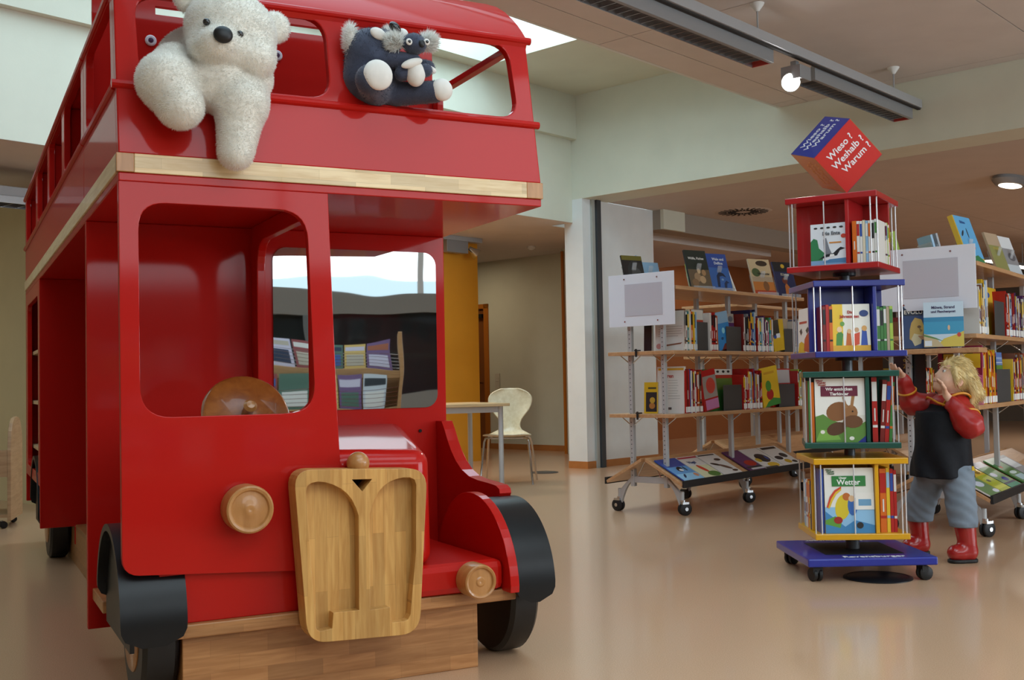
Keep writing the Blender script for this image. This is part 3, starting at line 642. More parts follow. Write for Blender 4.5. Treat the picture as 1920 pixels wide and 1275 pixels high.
trow('red', .085, -.17, [('orange', .018, None), ('white', .012, 'red'), ('white', .010, 'blue'), ('cream', .011, None), ('light_blue', .010, 'white'), ('white', .012, 'orange'), ('white', .012, 'black'), ('white', .010, 'green')], h=.19, w=.14, where='right of the duck book in the red tier')
trow('red', -.022, -.188, [('cream', .014, 'black'), ('white', .012, 'dark_red'), ('white', .014, 'blue'), ('light_green', .012, None), ('white', .012, 'green'), ('white', .012, 'yellow')], turn=PI / 2, h=.19, where="on the red tier's right side")
# blue tier
art = [('e9e6da', rect(0, 1, 0, 1)), ('e8c030', rect(0, .28, 0, 1)), ('e0a72a', rect(0, 1, 0, .12)), ('4d8a3c', [(.08, .12), (.24, .12), (.28, .36), (.2, .44), (.1, .36)]), ('c96a2c', [(.34, .12), (.5, .12), (.48, .38), (.38, .4)]), ('d04a2a', [(.52, .1), (.7, .14), (.72, .4), (.56, .36)]), ('2c4fa4', [(.74, .12), (.92, .12), (.9, .42), (.78, .44)]),
       ('f0c9a0', ell(.18, .46, .07, .06)), ('e2b88a', ell(.44, .42, .06, .05)), ('caa07a', ell(.64, .45, .06, .05)), ('d8a25a', ell(.84, .48, .07, .06)), ('6aa04a', ell(.26, .58, .06, .05)), ('1f3d7a', ell(.84, .8, .12, .07))]
cover_book('picture_book', 'yellow and white picture book titled Die Jahreszeiten in the blue tier', tcover('blue', -.111, -.165), .165, .205, .02, 'yellow', art, [('Die', .40, .80, .085, 'b02a24', 'LEFT'), ('Jahreszeiten', .2, .71, .085, 'b02a24', 'LEFT')])
trow('blue', -.154, -.165, [('dark_red', .013, 'black'), ('red', .013, None), ('orange', .014, 'black')], h=.205, where='left of Die Jahreszeiten in the blue tier')
trow('blue', .085, -.12, [('red', .012, 'black'), ('green', .014, 'white'), ('green', .013, 'black'), ('green', .012, 'white'), ('beige', .012, None), ('light_green', .014, 'green')], h=.20, where='right of Die Jahreszeiten in the blue tier')
p = Matrix.Rotation(TY_['blue'][1], 4, 'Z') @ Vector((-.185, .12, 0))
art = [('e6e2da', rect(0, 1, 0, 1)), ('d9b020', [(.0, 0), (.7, 0), (.6, .2), (.3, .26), (.1, .22)]), ('b5401f', [(.55, .04), (1, 0), (1, .45), (.8, .4), (.6, .3)]), ('b02a24', rect(.1, .8, .66, .71)), ('3a3a40', [(.12, .5), (.3, .56), (.4, .46), (.26, .4)]), ('2a2a2a', [(.7, .5), (.9, .58), (1, .5), (.85, .42)])]
cover_book('picture_book', 'white animal picture book with red title line on the left side of the blue tier', upright((TX + p.x, TY + p.y, TY_['blue'][2] + .0005), TY_['blue'][1] - PI / 2, 2), .17, .2, .018, 'purple', art)
# green tier
art = [('e4dfd2', rect(0, 1, 0, 1)), ('f0ede4', rect(0, 1, .42, 1)), ('5f8a3c', [(0, 0), (1, 0), (1, .32), (.85, .26), (.7, .36), (.5, .3), (.3, .36), (.16, .44), (0, .4)]), ('7fae4a', [(0, .02), (.5, .04), (.4, .18), (.1, .2)]),
       ('8a5a34', ell(.46, .48, .24, .15, 18, 8)), ('9a6a40', ell(.72, .46, .13, .12)), ('a57648', [(.66, .54), (.58, .72), (.55, .7), (.6, .52)]), ('a57648', [(.76, .54), (.8, .72), (.74, .74), (.7, .54)]), ('5a3a24', ell(.42, .21, .2, .1, 16, 12)), ('6d4629', ell(.75, .32, .2, .1)), ('2a1a12', ell(.75, .48, .018, .014)), ('e9e6da', ell(.14, .16, .045, .03)), ('e9e6da', ell(.72, .06, .05, .03)),
       ('6b2038', rect(.12, .86, .72, .88)), ('1f2f86', [(.84, 0), (1, 0), (1, .1)])]
cover_book('picture_book', 'picture book Wir entdecken Tierkinder with brown rabbits in the green tier', tcover('green', -.151, -.175), .209, .277, .022, 'white', art, [('Wir entdecken', .49, .81, .066, 'efe9e4', 'CENTER'), ('Tierkinder', .49, .735, .066, 'efe9e4', 'CENTER'), ('Wieso?', .03, .955, .034, 'a03028', 'LEFT'), ('Weshalb?', .05, .922, .034, 'a03028', 'LEFT'), ('Warum?', .07, .888, .034, 'a03028', 'LEFT')])
trow('green', -.196, -.165, [('cream', .007, None), ('brown', .007, None), ('green', .009, None), ('orange', .014, None)], h=.272, where='left of the rabbit book in the green tier')
trow('green', .088, -.155, [('red', .022, 'white')], h=.285, where='beside the rabbit book, tallest in the green tier')
trow('green', .1165, -.155, [('dark_red', .018, 'white'), ('red', .017, 'blue'), ('green', .012, 'orange')], h=.27, where='leaning right of the tall red one, green tier', start=1, lean=4)
# yellow tier
art = [('e8e6dc', rect(0, 1, 0, 1)), ('8fbfe0', rect(0, 1, 0, .4)), ('3f84b8', [(0, 0), (1, 0), (1, .12), (.6, .2), (.4, .1), (0, .34)]), ('5f9a3c', [(0, .2), (.2, .26), (.34, .2), (.3, .08), (0, .14)]), ('d8c02c', ell(.36, .4, .15, .2, 16, -20)), ('c06a2c', ell(.44, .56, .08, .06)), ('3a6ab0', ell(.56, .42, .1, .15)), ('e2bc92', ell(.54, .53, .06, .05)), ('a02a20', ell(.26, .2, .09, .055)), ('2a2a2a', ell(.7, .12, .07, .05)), ('d0482c', [(.03, .4), (.1, .56), (.2, .66), (.34, .72), (.34, .69), (.22, .63), (.13, .53), (.06, .39)]), ('e0b830', [(.06, .39), (.13, .53), (.22, .63), (.34, .69), (.34, .66), (.24, .6), (.16, .5), (.09, .38)]), ('ece9e0', rect(.62, 1, .36, .62)), ('6f9fc0', rect(.68, .94, .42, .52)), ('2f7d3c', rect(.15, .84, .72, .88))]
cover_book('picture_book', 'picture book Unser Wetter with a rainbow in the yellow tier', tcover('yellow', -.151, -.175), .209, .28, .022, 'white', art, [('Unser', .3, .835, .046, 'e9f0e4', 'LEFT'), ('Wetter', .49, .745, .115, 'f2f5ee', 'CENTER'), ('Wieso?', .03, .965, .03, '4a6a4a', 'LEFT'), ('Weshalb?', .05, .936, .03, '4a6a4a', 'LEFT'), ('Warum?', .07, .906, .03, '4a6a4a', 'LEFT')])
trow('yellow', -.170, -.165, [('blue', .016, None)], h=.28, where='left of Unser Wetter in the yellow tier')
trow('yellow', -.10, -.188, [('light_blue', .03, 'white'), ('white', .026, 'light_blue'), ('white', .02, 'orange'), ('orange', .022, None), ('yellow', .026, 'orange'), ('navy', .02, None)], turn=-PI / 2, h=.22, where="on the yellow tier's left side")
trow('yellow', .088, -.155, [('orange', .026, 'red'), ('yellow', .014, 'light_blue'), ('red', .014, 'blue'), ('red', .012, 'white')], h=.28, where='right of Unser Wetter in the yellow tier')
# the cube standing on one corner on top
d = Vector((1.51, 4.9, 0)).normalized(); right = Vector((d.y, -d.x, 0)); up = Vector((0, 0, 1))
def cv(x, y, z): return right * x + up * y + d * z
e1 = cv(61.6, 67, 12.5).normalized(); e2 = cv(-50.4, 16, 75); e2 = (e2 - e2.dot(e1) * e1).normalized(); e3 = cv(45.6, -61, 51); e3 = (e3 - e3.dot(e1) * e1 - e3.dot(e2) * e2).normalized()
s = .233
Bt = Vector((1.3665, 4.858, 1.827)) + e3 * .213; M0 = Bt - e3 * s
cube = empty('question_cube', Bt + Vector((0, 0, 0)), 0, 'blue, red and orange card cube balancing on a corner atop the book tower', 'sign cube')
def face(nm, hx, a, b_, n_, cpt):
    mb = MB(); q = [cpt - Bt, cpt + a * s - Bt, cpt + a * s + b_ * s - Bt, cpt + b_ * s - Bt]; w_ = n_ * .0015
    mb.add([p for p in q] + [p - w_ for p in q], [(0, 1, 2, 3), (7, 6, 5, 4), (0, 4, 5, 1), (1, 5, 6, 2), (2, 6, 7, 3), (3, 7, 4, 0)]); return mb.obj(nm, cube, mat('card_' + hx, hx, .3, coat=.2))
nR, nB, nO = -e2, -e3, -e1
fr = face('red_face', 'c4231c', e1, e3, nR, M0); fb = face('blue_face', '25348f', e1, e2, nB, M0); fo = face('orange_face', 'd9861f', e2, e3, nO, M0)
P1 = M0 + (e1 + e2 + e3) * s
face('red_face', 'c4231c', -e1, -e3, -nR, P1); face('blue_face', '25348f', -e1, -e2, -nB, P1); face('orange_face', 'd9861f', -e2, -e3, -nO, P1)
for body, l in (('Wieso ?', .30), ('Weshalb ?', .50), ('Warum ?', .70)):
    x_ = {'Wieso ?': .18, 'Weshalb ?': .14, 'Warum ?': .24}[body]
    text('cube_lettering', body, .045, frame(None, e1, -e3, M0 - Bt + e1 * s * x_ + e3 * s * l + nR * .0006), PRINTW, fr, bold=.0007)
    text('cube_lettering', body, .045, frame(None, e1, e2, M0 - Bt + e1 * s * x_ + e2 * s * (1 - l + .02) + nB * .0006), PRINTW, fb, bold=.0007)
    text('cube_lettering', body, .045, frame(None, e3, -e2, M0 - Bt + e3 * s * x_ + e2 * s * l + nO * .0006), flat('e8a858'), fo, bold=.0007)
MB().lathe([(.022, 1.669), (.022, 1.674), (.010, 1.676), (.010, 1.690)], n=16).obj('cube_holder', TOWER, mat('clear_plastic', 'dfe4e6', .1, alpha=.5))
# ------------------------------------------------------------------ book racks on casters
POSTM = mat('rack_grey_steel', 'b9bbbb', .4, metal=.2); SHELFW = wood('rack_shelf_wood', 'b98a5e', 'c99c70', (1, 8, 8), .4, .2); SIGNW = mat('sign_white', 'e9ebf3', .35); SLEEVE = mat('clear_sleeve', 'c9c9d2', .12, coat=.6)
BOOKEND = mat('bookend_grey', '4c4b4a', .5, metal=.3); HOLE = mat('hole_dark', '2a2a2a', .8)
def rack(pos, yaw, label, zs, frames, sign=True, holes=True, tip=.30, group='rolling book racks'):
    R_ = empty('book_rack', pos, yaw, label, 'book rack', group)
    L = frames[-1]
    for fk in frames:                                   # local x = along the rack, y = across it
        e = bpy.data.objects.new('end_frame', None); COL.objects.link(e); e.parent = R_; e.location = (fk, 0, 0)
        for s in (-1, 1):
            mb = MB(); mb.box(-.016, .016, s * .128 - .014, s * .128 + .014, .17, zs[-1] - .02)
            mb.obj('post', e, POSTM, bevel=.002)
            if holes and fk == frames[0]:
                mb = MB()
                for i in range(42): mb.box(-.0168, -.0158, s * .128 - .003, s * .128 + .003, .24 + i * .029, .246 + i * .029)
                o = mb.obj('slot_row', e, HOLE); o['kind'] = 'stuff'
            n = 10; up = []; lo = []
            for i in range(n + 1):                      # bowed foot
                t = i / n; y = .135 + .105 * t; up.append((s * y, .235 - .10 * t ** 1.1)); lo.append((s * (.135 + .09 * t), .20 - .125 * t ** 2 - .02 * t))
            MB().prism([up + lo[::-1]], -.012, .012, lambda p, q, d: (d, p, q)).obj('foot', e, POSTM, bevel=.002)
            MB().lathe([(.014, .085), (.014, .15), (.009, .152)], n=12, M=Matrix.Translation((0, s * .24, 0))).obj('foot_socket', e, POSTM, smooth=40)
        MB().box(-.012, .012, -.128, .128, .195, .235).obj('cross_bar', e, POSTM, bevel=.002)
        for s in (-1, 1):
            mb = MB(); M = Matrix.Translation((0, s * .245, 0)) @ Matrix.Rotation(.5 + s, 4, 'Z'); r = .041
            for q in (-1, 1): mb.lathe([(0, -.009), (r * .85, -.009), (r, -.005), (r, .005), (r * .85, .009), (0, .009)], RUBBER, 18, M @ Matrix.Translation((.012, q * .014, r)) @ Matrix.Rotation(PI / 2, 4, 'X'))
            mb.box(-.016, .03, -.026, .026, r * 1.75, r * 2.1, CHROME, M); mb.lathe([(.018, r * 2.1), (.018, .098)], CHROME, 14, M); mb.lathe([(.012, -.028), (.012, .028)], CHROME, 12, M @ Matrix.Translation((.012, 0, r)) @ Matrix.Rotation(PI / 2, 4, 'X'))
            mb.obj('caster', R_, smooth=40).location = (fk, 0, 0)
        for z in zs[:-1]:                               # bent wire brackets under the shelves
            for s in (-1, 1):
                for q in (-1, 1):
                    MB().tube([(0, s * .128 + q * .014, z - .075), (0, s * .128 + q * .075, z - .03), (0, s * .128 + q * .085, z - .022)], .0035, n=6).obj('wire_bracket', e, CHROME, smooth=True)
    for i, z in enumerate(zs):
        hw = .255 if i < len(zs) - 1 else .262
        MB().box(-.015 if (sign and i == len(zs) - 1) else -.055, L + .06, -hw, hw, z - .024, z).obj('shelf_board', R_, SHELFW, bevel=.003)
    for s in (-1, 1):                                   # sloping trays, a black lip along the outer edge
        p = [(s * .015, .362), (s * (tip - .005), .208), (s * (tip - .012), .190), (s * .015, .34)]
        MB().prism([p], -.05, L + .05, lambda a, b_, d: (d, a, b_)).obj('tray_board', R_, SHELFW, bevel=.002)
        MB().box(-.05, L + .05, s * tip - .008, s * tip + .008, .183, .228).obj('tray_lip', R_, RUBBER, bevel=.002)
        MB().tube([(.02, s * .03, .34), (.02, s * .09, .235)], .0035, n=6).obj('tray_wire', R_, CHROME)
    if sign:
        g = MB().box(-.030, -.024, -.255, .255, 1.222, 1.566).obj('sign_board', R_, SIGNW, bevel=.001)
        o = MB().box(-.0325, -.0305, -.165, .125, 1.29, 1.50).obj('clear_sleeve', g, SLEEVE)
        for y in (-.128, .128):
            for z in (1.255, 1.535): MB().lathe([(0, 0), (.006, 0), (.005, .004), (0, .004)], n=12, M=Matrix.Translation((-.030, y, z)) @ Matrix.Rotation(-PI / 2, 4, 'Y')).obj('sign_screw', g, CHROME)
            MB().box(-.022, -.016, y - .012, y + .012, 1.3, 1.55).obj('sign_bracket', g, POSTM)
    return R_
KY = math.radians(49.67); A1 = Vector((.866, 7.218, 0)); K1 = Vector((math.cos(KY), math.sin(KY), 0)); E1 = Vector((-math.sin(KY), math.cos(KY), 0))
rack(A1, KY, 'grey steel book rack with wooden shelves and white sign left of the tower', (.648, 1.056, 1.472), (.03, .88, 1.76), tip=.30)
KY2 = math.radians(54); A2 = Vector((2.291, 6.04, 0)); K2 = Vector((math.cos(KY2), math.sin(KY2), 0)); E2 = Vector((-math.sin(KY2), math.cos(KY2), 0))
R2 = rack(A2, KY2, 'grey steel book rack with white sign right behind the child', (.703, 1.085, 1.474), (.03, .88, 1.76), tip=.30)
A3 = Vector((1.66, 9.1, 0))
rack(A3, KY, 'grey book rack standing behind the one with the white sign', (.648, 1.056, 1.472), (.03, .88, 1.76), sign=False, holes=False)
A4 = Vector((2.95, 9.0, 0))
rack(A4, KY, 'dim book rack farther back, past the end of the left sign rack', (.648, 1.056, 1.472), (.03, .88), sign=False, holes=False)
MB_ = Matrix
def at(A, Kd, Ed, k, e, z): return A + Kd * k + Ed * e + Vector((0, 0, z))
def row(A, Kd, Ed, yaw, z, k0, k1, colors, where, n0, grp, hmin=.22, hmax=.28, front=-.245):
    """spines from k0 to k1, facing the viewer's side of the rack"""
    k = k0; n = n0
    i = 0
    while True:
        t = random.uniform(.010, .024)
        if k + t > k1: break
        c = colors[i % len(colors)]; h = random.uniform(hmin, hmax)
        acc = random.choice([None, 'white', 'yellow', 'black', None])
        if acc == c: acc = None
        spine_book(spineM(at(A, Kd, Ed, k, front + random.uniform(0, .006), z), yaw), t, .19, h, c, acc, True, '%s book, %s spine from the left on %s' % (c.replace('_', ' '), ORD[n], where), grp)
        k += t + .001; n += 1; i += 1
    return n
def bookend(A, Kd, Ed, yaw, z, k0, k1, h, label, front=-.235):
    mb = MB(); w = k1 - k0; mb.box(0, w, 0, .0025, 0, h); mb.box(0, w, 0, .12, 0, .002); o = mb.obj('bookend', None, BOOKEND, bevel=.001); o.matrix_world = spineM(at(A, Kd, Ed, k0, front, z), yaw); tag(o, label, 'bookend', 'grey bookends on the racks'); return o
def face_book(A, Kd, Ed, yaw, z, k, w, h, t, color, label, art=(), texts=(), front=-.22, lean=3, roll=0, dyaw=0):
    M = upright(at(A, Kd, Ed, k, front, z), yaw + math.radians(dyaw), lean) @ Matrix.Rotation(math.radians(roll), 4, 'Z'); return cover_book('picture_book', label, M, w, h, t, color, art, texts)
LR = "the left rack's "
# ---- left rack, middle shelf
z = 1.0565; a_ = (A1, K1, E1, KY, z); G = "books on the left rack's middle shelf"; W = LR + 'middle shelf'
n = row(*a_, .10, .275, ['brown', 'white', 'teal', 'cream', 'white', 'orange', 'yellow', 'white', 'light_blue', 'blue'], W, 1, G, .25, .27)
face_book(*a_, .285, .15, .275, .015, 'orange', 'orange picture book with white top behind a bookend, middle shelf of left rack', [('d8d4cc', rect(0, 1, .76, 1)), ('b8301c', rect(0, 1, .66, .74))], front=-.20)
bookend(*a_, .285, .425, .19, 'grey metal bookend below an orange book on the left rack middle shelf', front=-.228)
n = row(*a_, .43, .54, ['white', 'red', 'red', 'dark_red', 'orange', 'light_green', 'white'], W, n, G, .22, .27)
face_book(*a_, .565, .17, .26, .012, 'light_blue', 'light blue sea picture book slanting on the left rack middle shelf', [('2f86c8', rect(0, 1, 0, .7)), ('6a2a20', [(.2, 0), (1, 0), (1, .12), (.5, .16)]), ('8fd0e0', ell(.5, .5, .12, .08)), ('1f4f80', ell(.35, .3, .1, .04))], front=-.235, roll=8)
face_book(*a_, .62, .24, .265, .014, 'purple', 'purple book with grey top behind a bookend on the left rack middle shelf', [('b0a89c', rect(0, 1, .76, 1)), ('6a6f78', ell(.8, .86, .14, .08))], front=-.195)
bookend(*a_, .66, .868, .17, 'wide grey metal bookend below a purple book on the left rack middle shelf')
n = row(*a_, .875, 1.0, ['dark_red', 'white', 'black', 'grey', 'dark_red', 'orange'], W, n, G, .2, .265)
n = row(*a_, 1.0, 1.09, ['navy', 'blue', 'light_blue'], W, n, G, .25, .31)
n = row(*a_, 1.095, 1.34, ['red', 'white', 'teal', 'light_blue', 'white', 'purple', 'dark_red', 'white', 'pink', 'green', 'turquoise'], W, n, G, .21, .27)
face_book(*a_, 1.365, .19, .23, .014, 'yellow', 'yellow picture book slanting on the left rack middle shelf', [('3a3428', rect(0, .6, .45, 1)), ('dfe4ea', rect(.3, .62, .42, .56)), ('2f4fa0', ell(.2, .46, .12, .06))], front=-.235, roll=6)
face_book(*a_, 1.50, .20, .255, .014, 'beige', 'beige book behind a bookend at the right of the left rack middle shelf', front=-.195)
bookend(*a_, 1.53, 1.675, .175, 'grey metal bookend under the beige book on the left rack')
n = row(*a_, 1.68, 1.80, ['white', 'grey', 'blue', 'white', 'cream', 'yellow'], W, n, G, .22, .26)
# end covers facing the viewer between the posts
face_book(A1, K1, E1, KY - PI / 2, z, .085, .215, .26, .016, 'white', 'white text-covered book back showing at the end of the left rack middle shelf', [('d9c9c2', rect(.06, .3, .7, .95)), ('b9b2ac', rect(.1, .95, .60, .615)), ('b9b2ac', rect(.1, .95, .54, .555)), ('b9b2ac', rect(.1, .9, .48, .495)), ('b9b2ac', rect(.1, .95, .42, .435)), ('b9b2ac', rect(.1, .8, .36, .375)), ('8a5a44', [(.2, .1), (.9, .16), (.95, .2), (.2, .14)]), ('c98a84', ell(.12, .12, .09, .07)), ('3a2a24', [(.12, .9), (.2, .5), (.22, .5), (.18, .9)])], front=-.03)
face_book(A1, K1, E1, KY - PI / 2, z, .075, .06, .24, .02, 'black', 'dark narrow book end left of the white text cover on the left rack', front=.055)
# ---- left rack, lower shelf
z = .6485; a_ = (A1, K1, E1, KY, z); G = "books on the left rack's lower shelf"; W = LR + 'lower shelf'
n = row(*a_, .10, .325, ['red', 'dark_red', 'red', 'blue', 'white', 'dark_red', 'red', 'white', 'red', 'dark_red', 'orange', 'brown'], W, 1, G, .26, .29)
face_book(*a_, .345, .20, .27, .012, 'red', 'red and pink picture book slanting on the left rack lower shelf', [('9a9088', rect(.1, 1, .3, .85)), ('c07aa8', rect(.15, 1, .02, .26)), ('c8483a', ell(.6, .6, .3, .2))], front=-.235, roll=7)
face_book(*a_, .44, .38, .285, .014, 'green', 'mossy green book with white header behind a bookend on the left rack', [('d8d4cc', rect(.35, 1, .86, 1)), ('b03a28', rect(.4, 1, .78, .86)), ('5f7a34', rect(.35, 1, .5, .78)), ('2a2a26', ell(.5, .94, .05, .03)), ('2a2a26', ell(.7, .94, .05, .03)), ('2a2a26', ell(.88, .94, .05, .03))], front=-.19)
bookend(*a_, .60, .855, .175, 'grey metal bookend below a mossy green book on the left rack lower shelf')
n = row(*a_, .862, 1.15, ['red', 'white', 'dark_red', 'red', 'red', 'white', 'light_blue', 'orange', 'red', 'purple', 'grey', 'beige'], W, n, G, .24, .29)
face_book(*a_, 1.165, .27, .285, .010, 'yellow', 'yellow picture book with a red and green shape slanting on the lower shelf', [('3f8a3c', [(.1, 0), (1, 0), (1, .14), (.6, .2), (.3, .12)]), ('a8201c', ell(.45, .3, .2, .14)), ('4a8a30', ell(.4, .52, .16, .14)), ('c8941c', rect(.2, .8, .82, .88))], front=-.24, roll=6)
face_book(*a_, 1.40, .33, .285, .02, 'red', 'pale grey covered book with red edge beside a bookend, lower shelf', [('b9b4b2', rect(.04, .93, .62, .97))], front=-.19)
bookend(*a_, 1.44, 1.70, .17, 'grey metal bookend at the right end of the left rack lower shelf', front=-.222)
n = row(*a_, 1.71, 1.80, ['red', 'light_green', 'white', 'green'], W, n, G, .26, .29)
face_book(A1, K1, E1, KY - PI / 2, z, .085, .205, .305, .02, 'white', 'white book with red title ending in ren at the end of the lower shelf', [('d8a82c', rect(.04, .98, .92, .965))] + [('a9a9a6', rect(.42, .42 + random.uniform(.3, .45), .70 - i * .055, .708 - i * .055)) for i in range(8)] + [('55504c', rect(.43, .55, .08, .13))], [('Bären', .20, .76, .12, 'b8281c', 'LEFT')], front=-.03)
face_book(A1, K1, E1, KY - PI / 2, z, .075, .105, .205, .012, 'yellow', 'small yellow framed dark book standing at the left end of the lower shelf', [('2a2c30', rect(.14, .95, .05, .68)), ('b87a3a', ell(.6, .24, .22, .1)), ('c8a23a', ell(.62, .42, .2, .1)), ('4a4a30', rect(.3, .9, .78, .84))], front=.065)
for z_ in (.648, 1.056):
    o = MB().box(-.066, -.058, .0, .012, z_ - .036, z_ + .016).box(-.068, -.02, -.004, .016, z_ + .002, z_ + .010).obj('shelf_clip', None, RUBBER); o.matrix_world = Matrix.Translation(A1 + E1 * .02) @ Matrix.Rotation(KY, 4, 'Z'); tag(o, 'black clip on the end of the left rack %s shelf' % ('middle' if z_ > 1 else 'lower'), 'clip', 'black shelf clips')
# ---- left rack, top shelf: books on clear stands, turned towards the aisle
z = 1.4725; a_ = (A1, K1, E1, KY, z)
STAND = mat('clear_acrylic', 'd9dde0', .08, alpha=.28)
def easel(pos, yaw, w, lean, label):
    e = empty('book_stand', pos, yaw, label, 'stand', 'clear book stands'); l = math.radians(lean)
    mb = MB(); M = Matrix.Rotation(-l, 4, 'X'); mb.box(.0, w, .003, .006, .004, .16, M=M); mb.obj('stand_back', e, STAND)
    MB().box(0, w, -.035, .004, 0, .003).box(0, w, -.038, -.035, 0, .022).obj('stand_lip', e, STAND)
    MB().box(w * .4, w * .6, .006, .010, 0, .17, M=Matrix.Rotation(math.radians(16), 4, 'X') @ Matrix.Translation((0, .05, 0))).obj('stand_prop', e, STAND)
def show(k, e, yaw, w, h, t, color, label, art, texts, lean=16):
    p = at(A1, K1, E1, k, e, z); easel(p, yaw, w, lean, 'clear plastic stand under the ' + label.split(' on ')[0]); x = Vector((math.sin(yaw), -math.cos(yaw), 0)) * (t + .002)
    return cover_book('picture_book', label, upright(p + x + Vector((0, 0, .004)), yaw, lean), w, h, t, color, art, texts)
ya = math.radians(32)
show(-.02, .12, ya, .17, .235, .012, 'black', 'black gorilla-like dark book on top of the left rack', [('6a6420', rect(0, 1, .86, 1)), ('2a2c2c', ell(.6, .5, .4, .36)), ('4a4c4c', ell(.62, .44, .24, .2)), ('b9b46a', ell(.2, .14, .08, .06))], [])
show(.20, .10, ya + 1.25, .19, .25, .012, 'light_blue', 'pale blue book edge-on on top of the left rack', [('dfe6ea', rect(0, 1, 0, .3))], [], 20)
show(.24, .16, ya, .17, .21, .012, 'light_blue', 'light blue book half hidden by the sign on top of the left rack', [('6f9cc0', rect(0, 1, 0, .5))], [])
show(.36, -.14, ya, .19, .28, .014, 'black', 'dark green wildlife book on top of the left rack', [('1f2a22', rect(0, 1, .5, 1)), ('6a5a44', rect(0, 1, 0, .5)), ('a88a68', ell(.4, .3, .16, .12)), ('c2a27a', ell(.62, .24, .14, .1)), ('8a6a4a', ell(.25, .16, .16, .1)), ('b08a60', ell(.72, .42, .1, .08)), ('d0b48a', ell(.5, .46, .08, .07))], [('Wölfe, Füchse', .12, .76, .085, 'e6e6e0', 'LEFT')])
show(.62, -.15, ya, .19, .275, .014, 'blue', 'blue Wale und Delfine book on top of the left rack', [('3a6ab4', rect(0, 1, 0, .62)), ('1c2c4c', [(.3, .1), (.34, .4), (.5, .52), (.7, .46), (.8, .36), (.62, .40), (.48, .38), (.42, .1)]), ('22345a', [(.62, .06), (.64, .2), (.76, .28), (.9, .22), (.78, .2), (.72, .06)]), ('7fa8d0', ell(.6, .3, .06, .03))], [('Wale und', .28, .82, .10, 'dfe6f0', 'LEFT'), ('Delfine', .34, .71, .10, 'dfe6f0', 'LEFT')])
show(.80, .12, ya, .17, .235, .012, 'light_green', 'pale green book behind the whale book on top of the left rack', [('6f9a6a', rect(0, 1, 0, .5)), ('5a2a3a', ell(.7, .4, .12, .2))], [])
show(1.02, -.12, ya + 1.35, .21, .30, .010, 'white', 'white book edge-on on top of the left rack', [('b89a8a', rect(0, 1, .6, 1))], [], 22)
show(1.06, .06, ya + 1.1, .18, .22, .012, 'grey', 'grey book leaning back on top of the left rack', [], [], 14)
show(1.22, -.16, ya, .21, .28, .014, 'beige', 'sand coloured Weltwunder book on top of the left rack', [('c8b088', rect(0, 1, .5, 1)), ('c87a34', rect(0, 1, 0, .36)), ('b8401c', rect(0, 1, 0, .12)), ('3a2a1c', ell(.6, .88, .28, .08)), ('4a5a34', ell(.25, .62, .2, .12)), ('8a5a34', ell(.6, .24, .14, .14))], [('Weltwunder', .3, .56, .085, '2a2420', 'LEFT')])
show(1.56, -.18, ya, .20, .28, .014, 'navy', 'dark Körper book on top of the left rack', [('15161c', rect(0, 1, .72, 1)), ('c8a02c', ell(.5, .88, .10, .06)), ('b86a2c', [(.35, 0), (.7, 0), (.66, .24), (.5, .4), (.4, .3)]), ('6a2c1c', ell(.45, .46, .14, .1))], [('Körper', .3, .60, .11, 'c9bfa8', 'LEFT')])
# ---- left rack, sloping tray: picture books lying face up
sl = math.atan2(.154, .285)
def tray_book(A, Kd, Ed, k, w, color, label, art, texts=(), up=.26, tip=.292, h0=.0):
    x = Kd; y = (Ed * math.cos(sl) + Vector((0, 0, 1)) * math.sin(sl)); zz = x.cross(y)
    p = A + Kd * k + Ed * (-tip) + Vector((0, 0, .216 + h0)) + zz * .010
    M = Matrix(((x.x, y.x, zz.x, p.x), (x.y, y.y, zz.y, p.y), (x.z, y.z, zz.z, p.z), (0, 0, 0, 1)))
    return cover_book('picture_book', label, M, w, up, .008, color, art, texts)
tray_book(A1, K1, E1, -.02, .245, 'blue', 'blue sea life book lying on the left rack tray, nearest the end', [('5f9ad0', rect(0, 1, 0, .62)), ('8fc4e4', rect(0, 1, 0, .3)), ('15181c', ell(.5, .5, .16, .1, 14, 20)), ('dfe6ea', ell(.52, .46, .1, .05)), ('c88a6a', ell(.86, .2, .1, .08)), ('1f3a5a', ell(.3, .2, .12, .04, 12, 40)), ('2a4a5a', ell(.74, .5, .05, .1))])
tray_book(A1, K1, E1, .235, .235, 'white', 'white Vögel book lying second on the left rack tray', [('d8d8b0', rect(0, 1, 0, .55)), ('c8402a', ell(.5, .4, .1, .2, 14, 30)), ('4f7a34', ell(.7, .14, .3, .12)), ('b03a4a', rect(0, 1, .9, .97))], [('Vögel', .2, .66, .16, '22407a', 'LEFT')])
tray_book(A1, K1, E1, .485, .25, 'white', 'white book with dark animals lying third on the left rack tray', [('2a2420', ell(.3, .5, .2, .06, 12, -20)), ('6a5040', ell(.6, .35, .24, .08, 12, -30)), ('3a2a24', ell(.7, .7, .16, .06)), ('4a3a30', ell(.8, .15, .14, .05)), ('2a2a2a', rect(.05, .9, .92, .97))])
tray_book(A1, K1, E1, .85, .22, 'purple', 'dark purple book with red car lying on the left rack tray', [('a8281c', ell(.6, .35, .34, .14)), ('c8c8c8', rect(.2, 1, .05, .12)), ('2a2a30', rect(0, 1, .12, .2))])
tray_book(A1, K1, E1, 1.085, .26, 'white', 'white book with a dark machine lying on the left rack tray', [('1c1f24', ell(.55, .5, .34, .22)), ('c8a82c', ell(.2, .42, .14, .1)), ('d8b02c', ell(.6, .14, .3, .12)), ('2a4a9a', ell(.75, .48, .06, .1)), ('3a3a3a', rect(0, .7, 0, .08))])
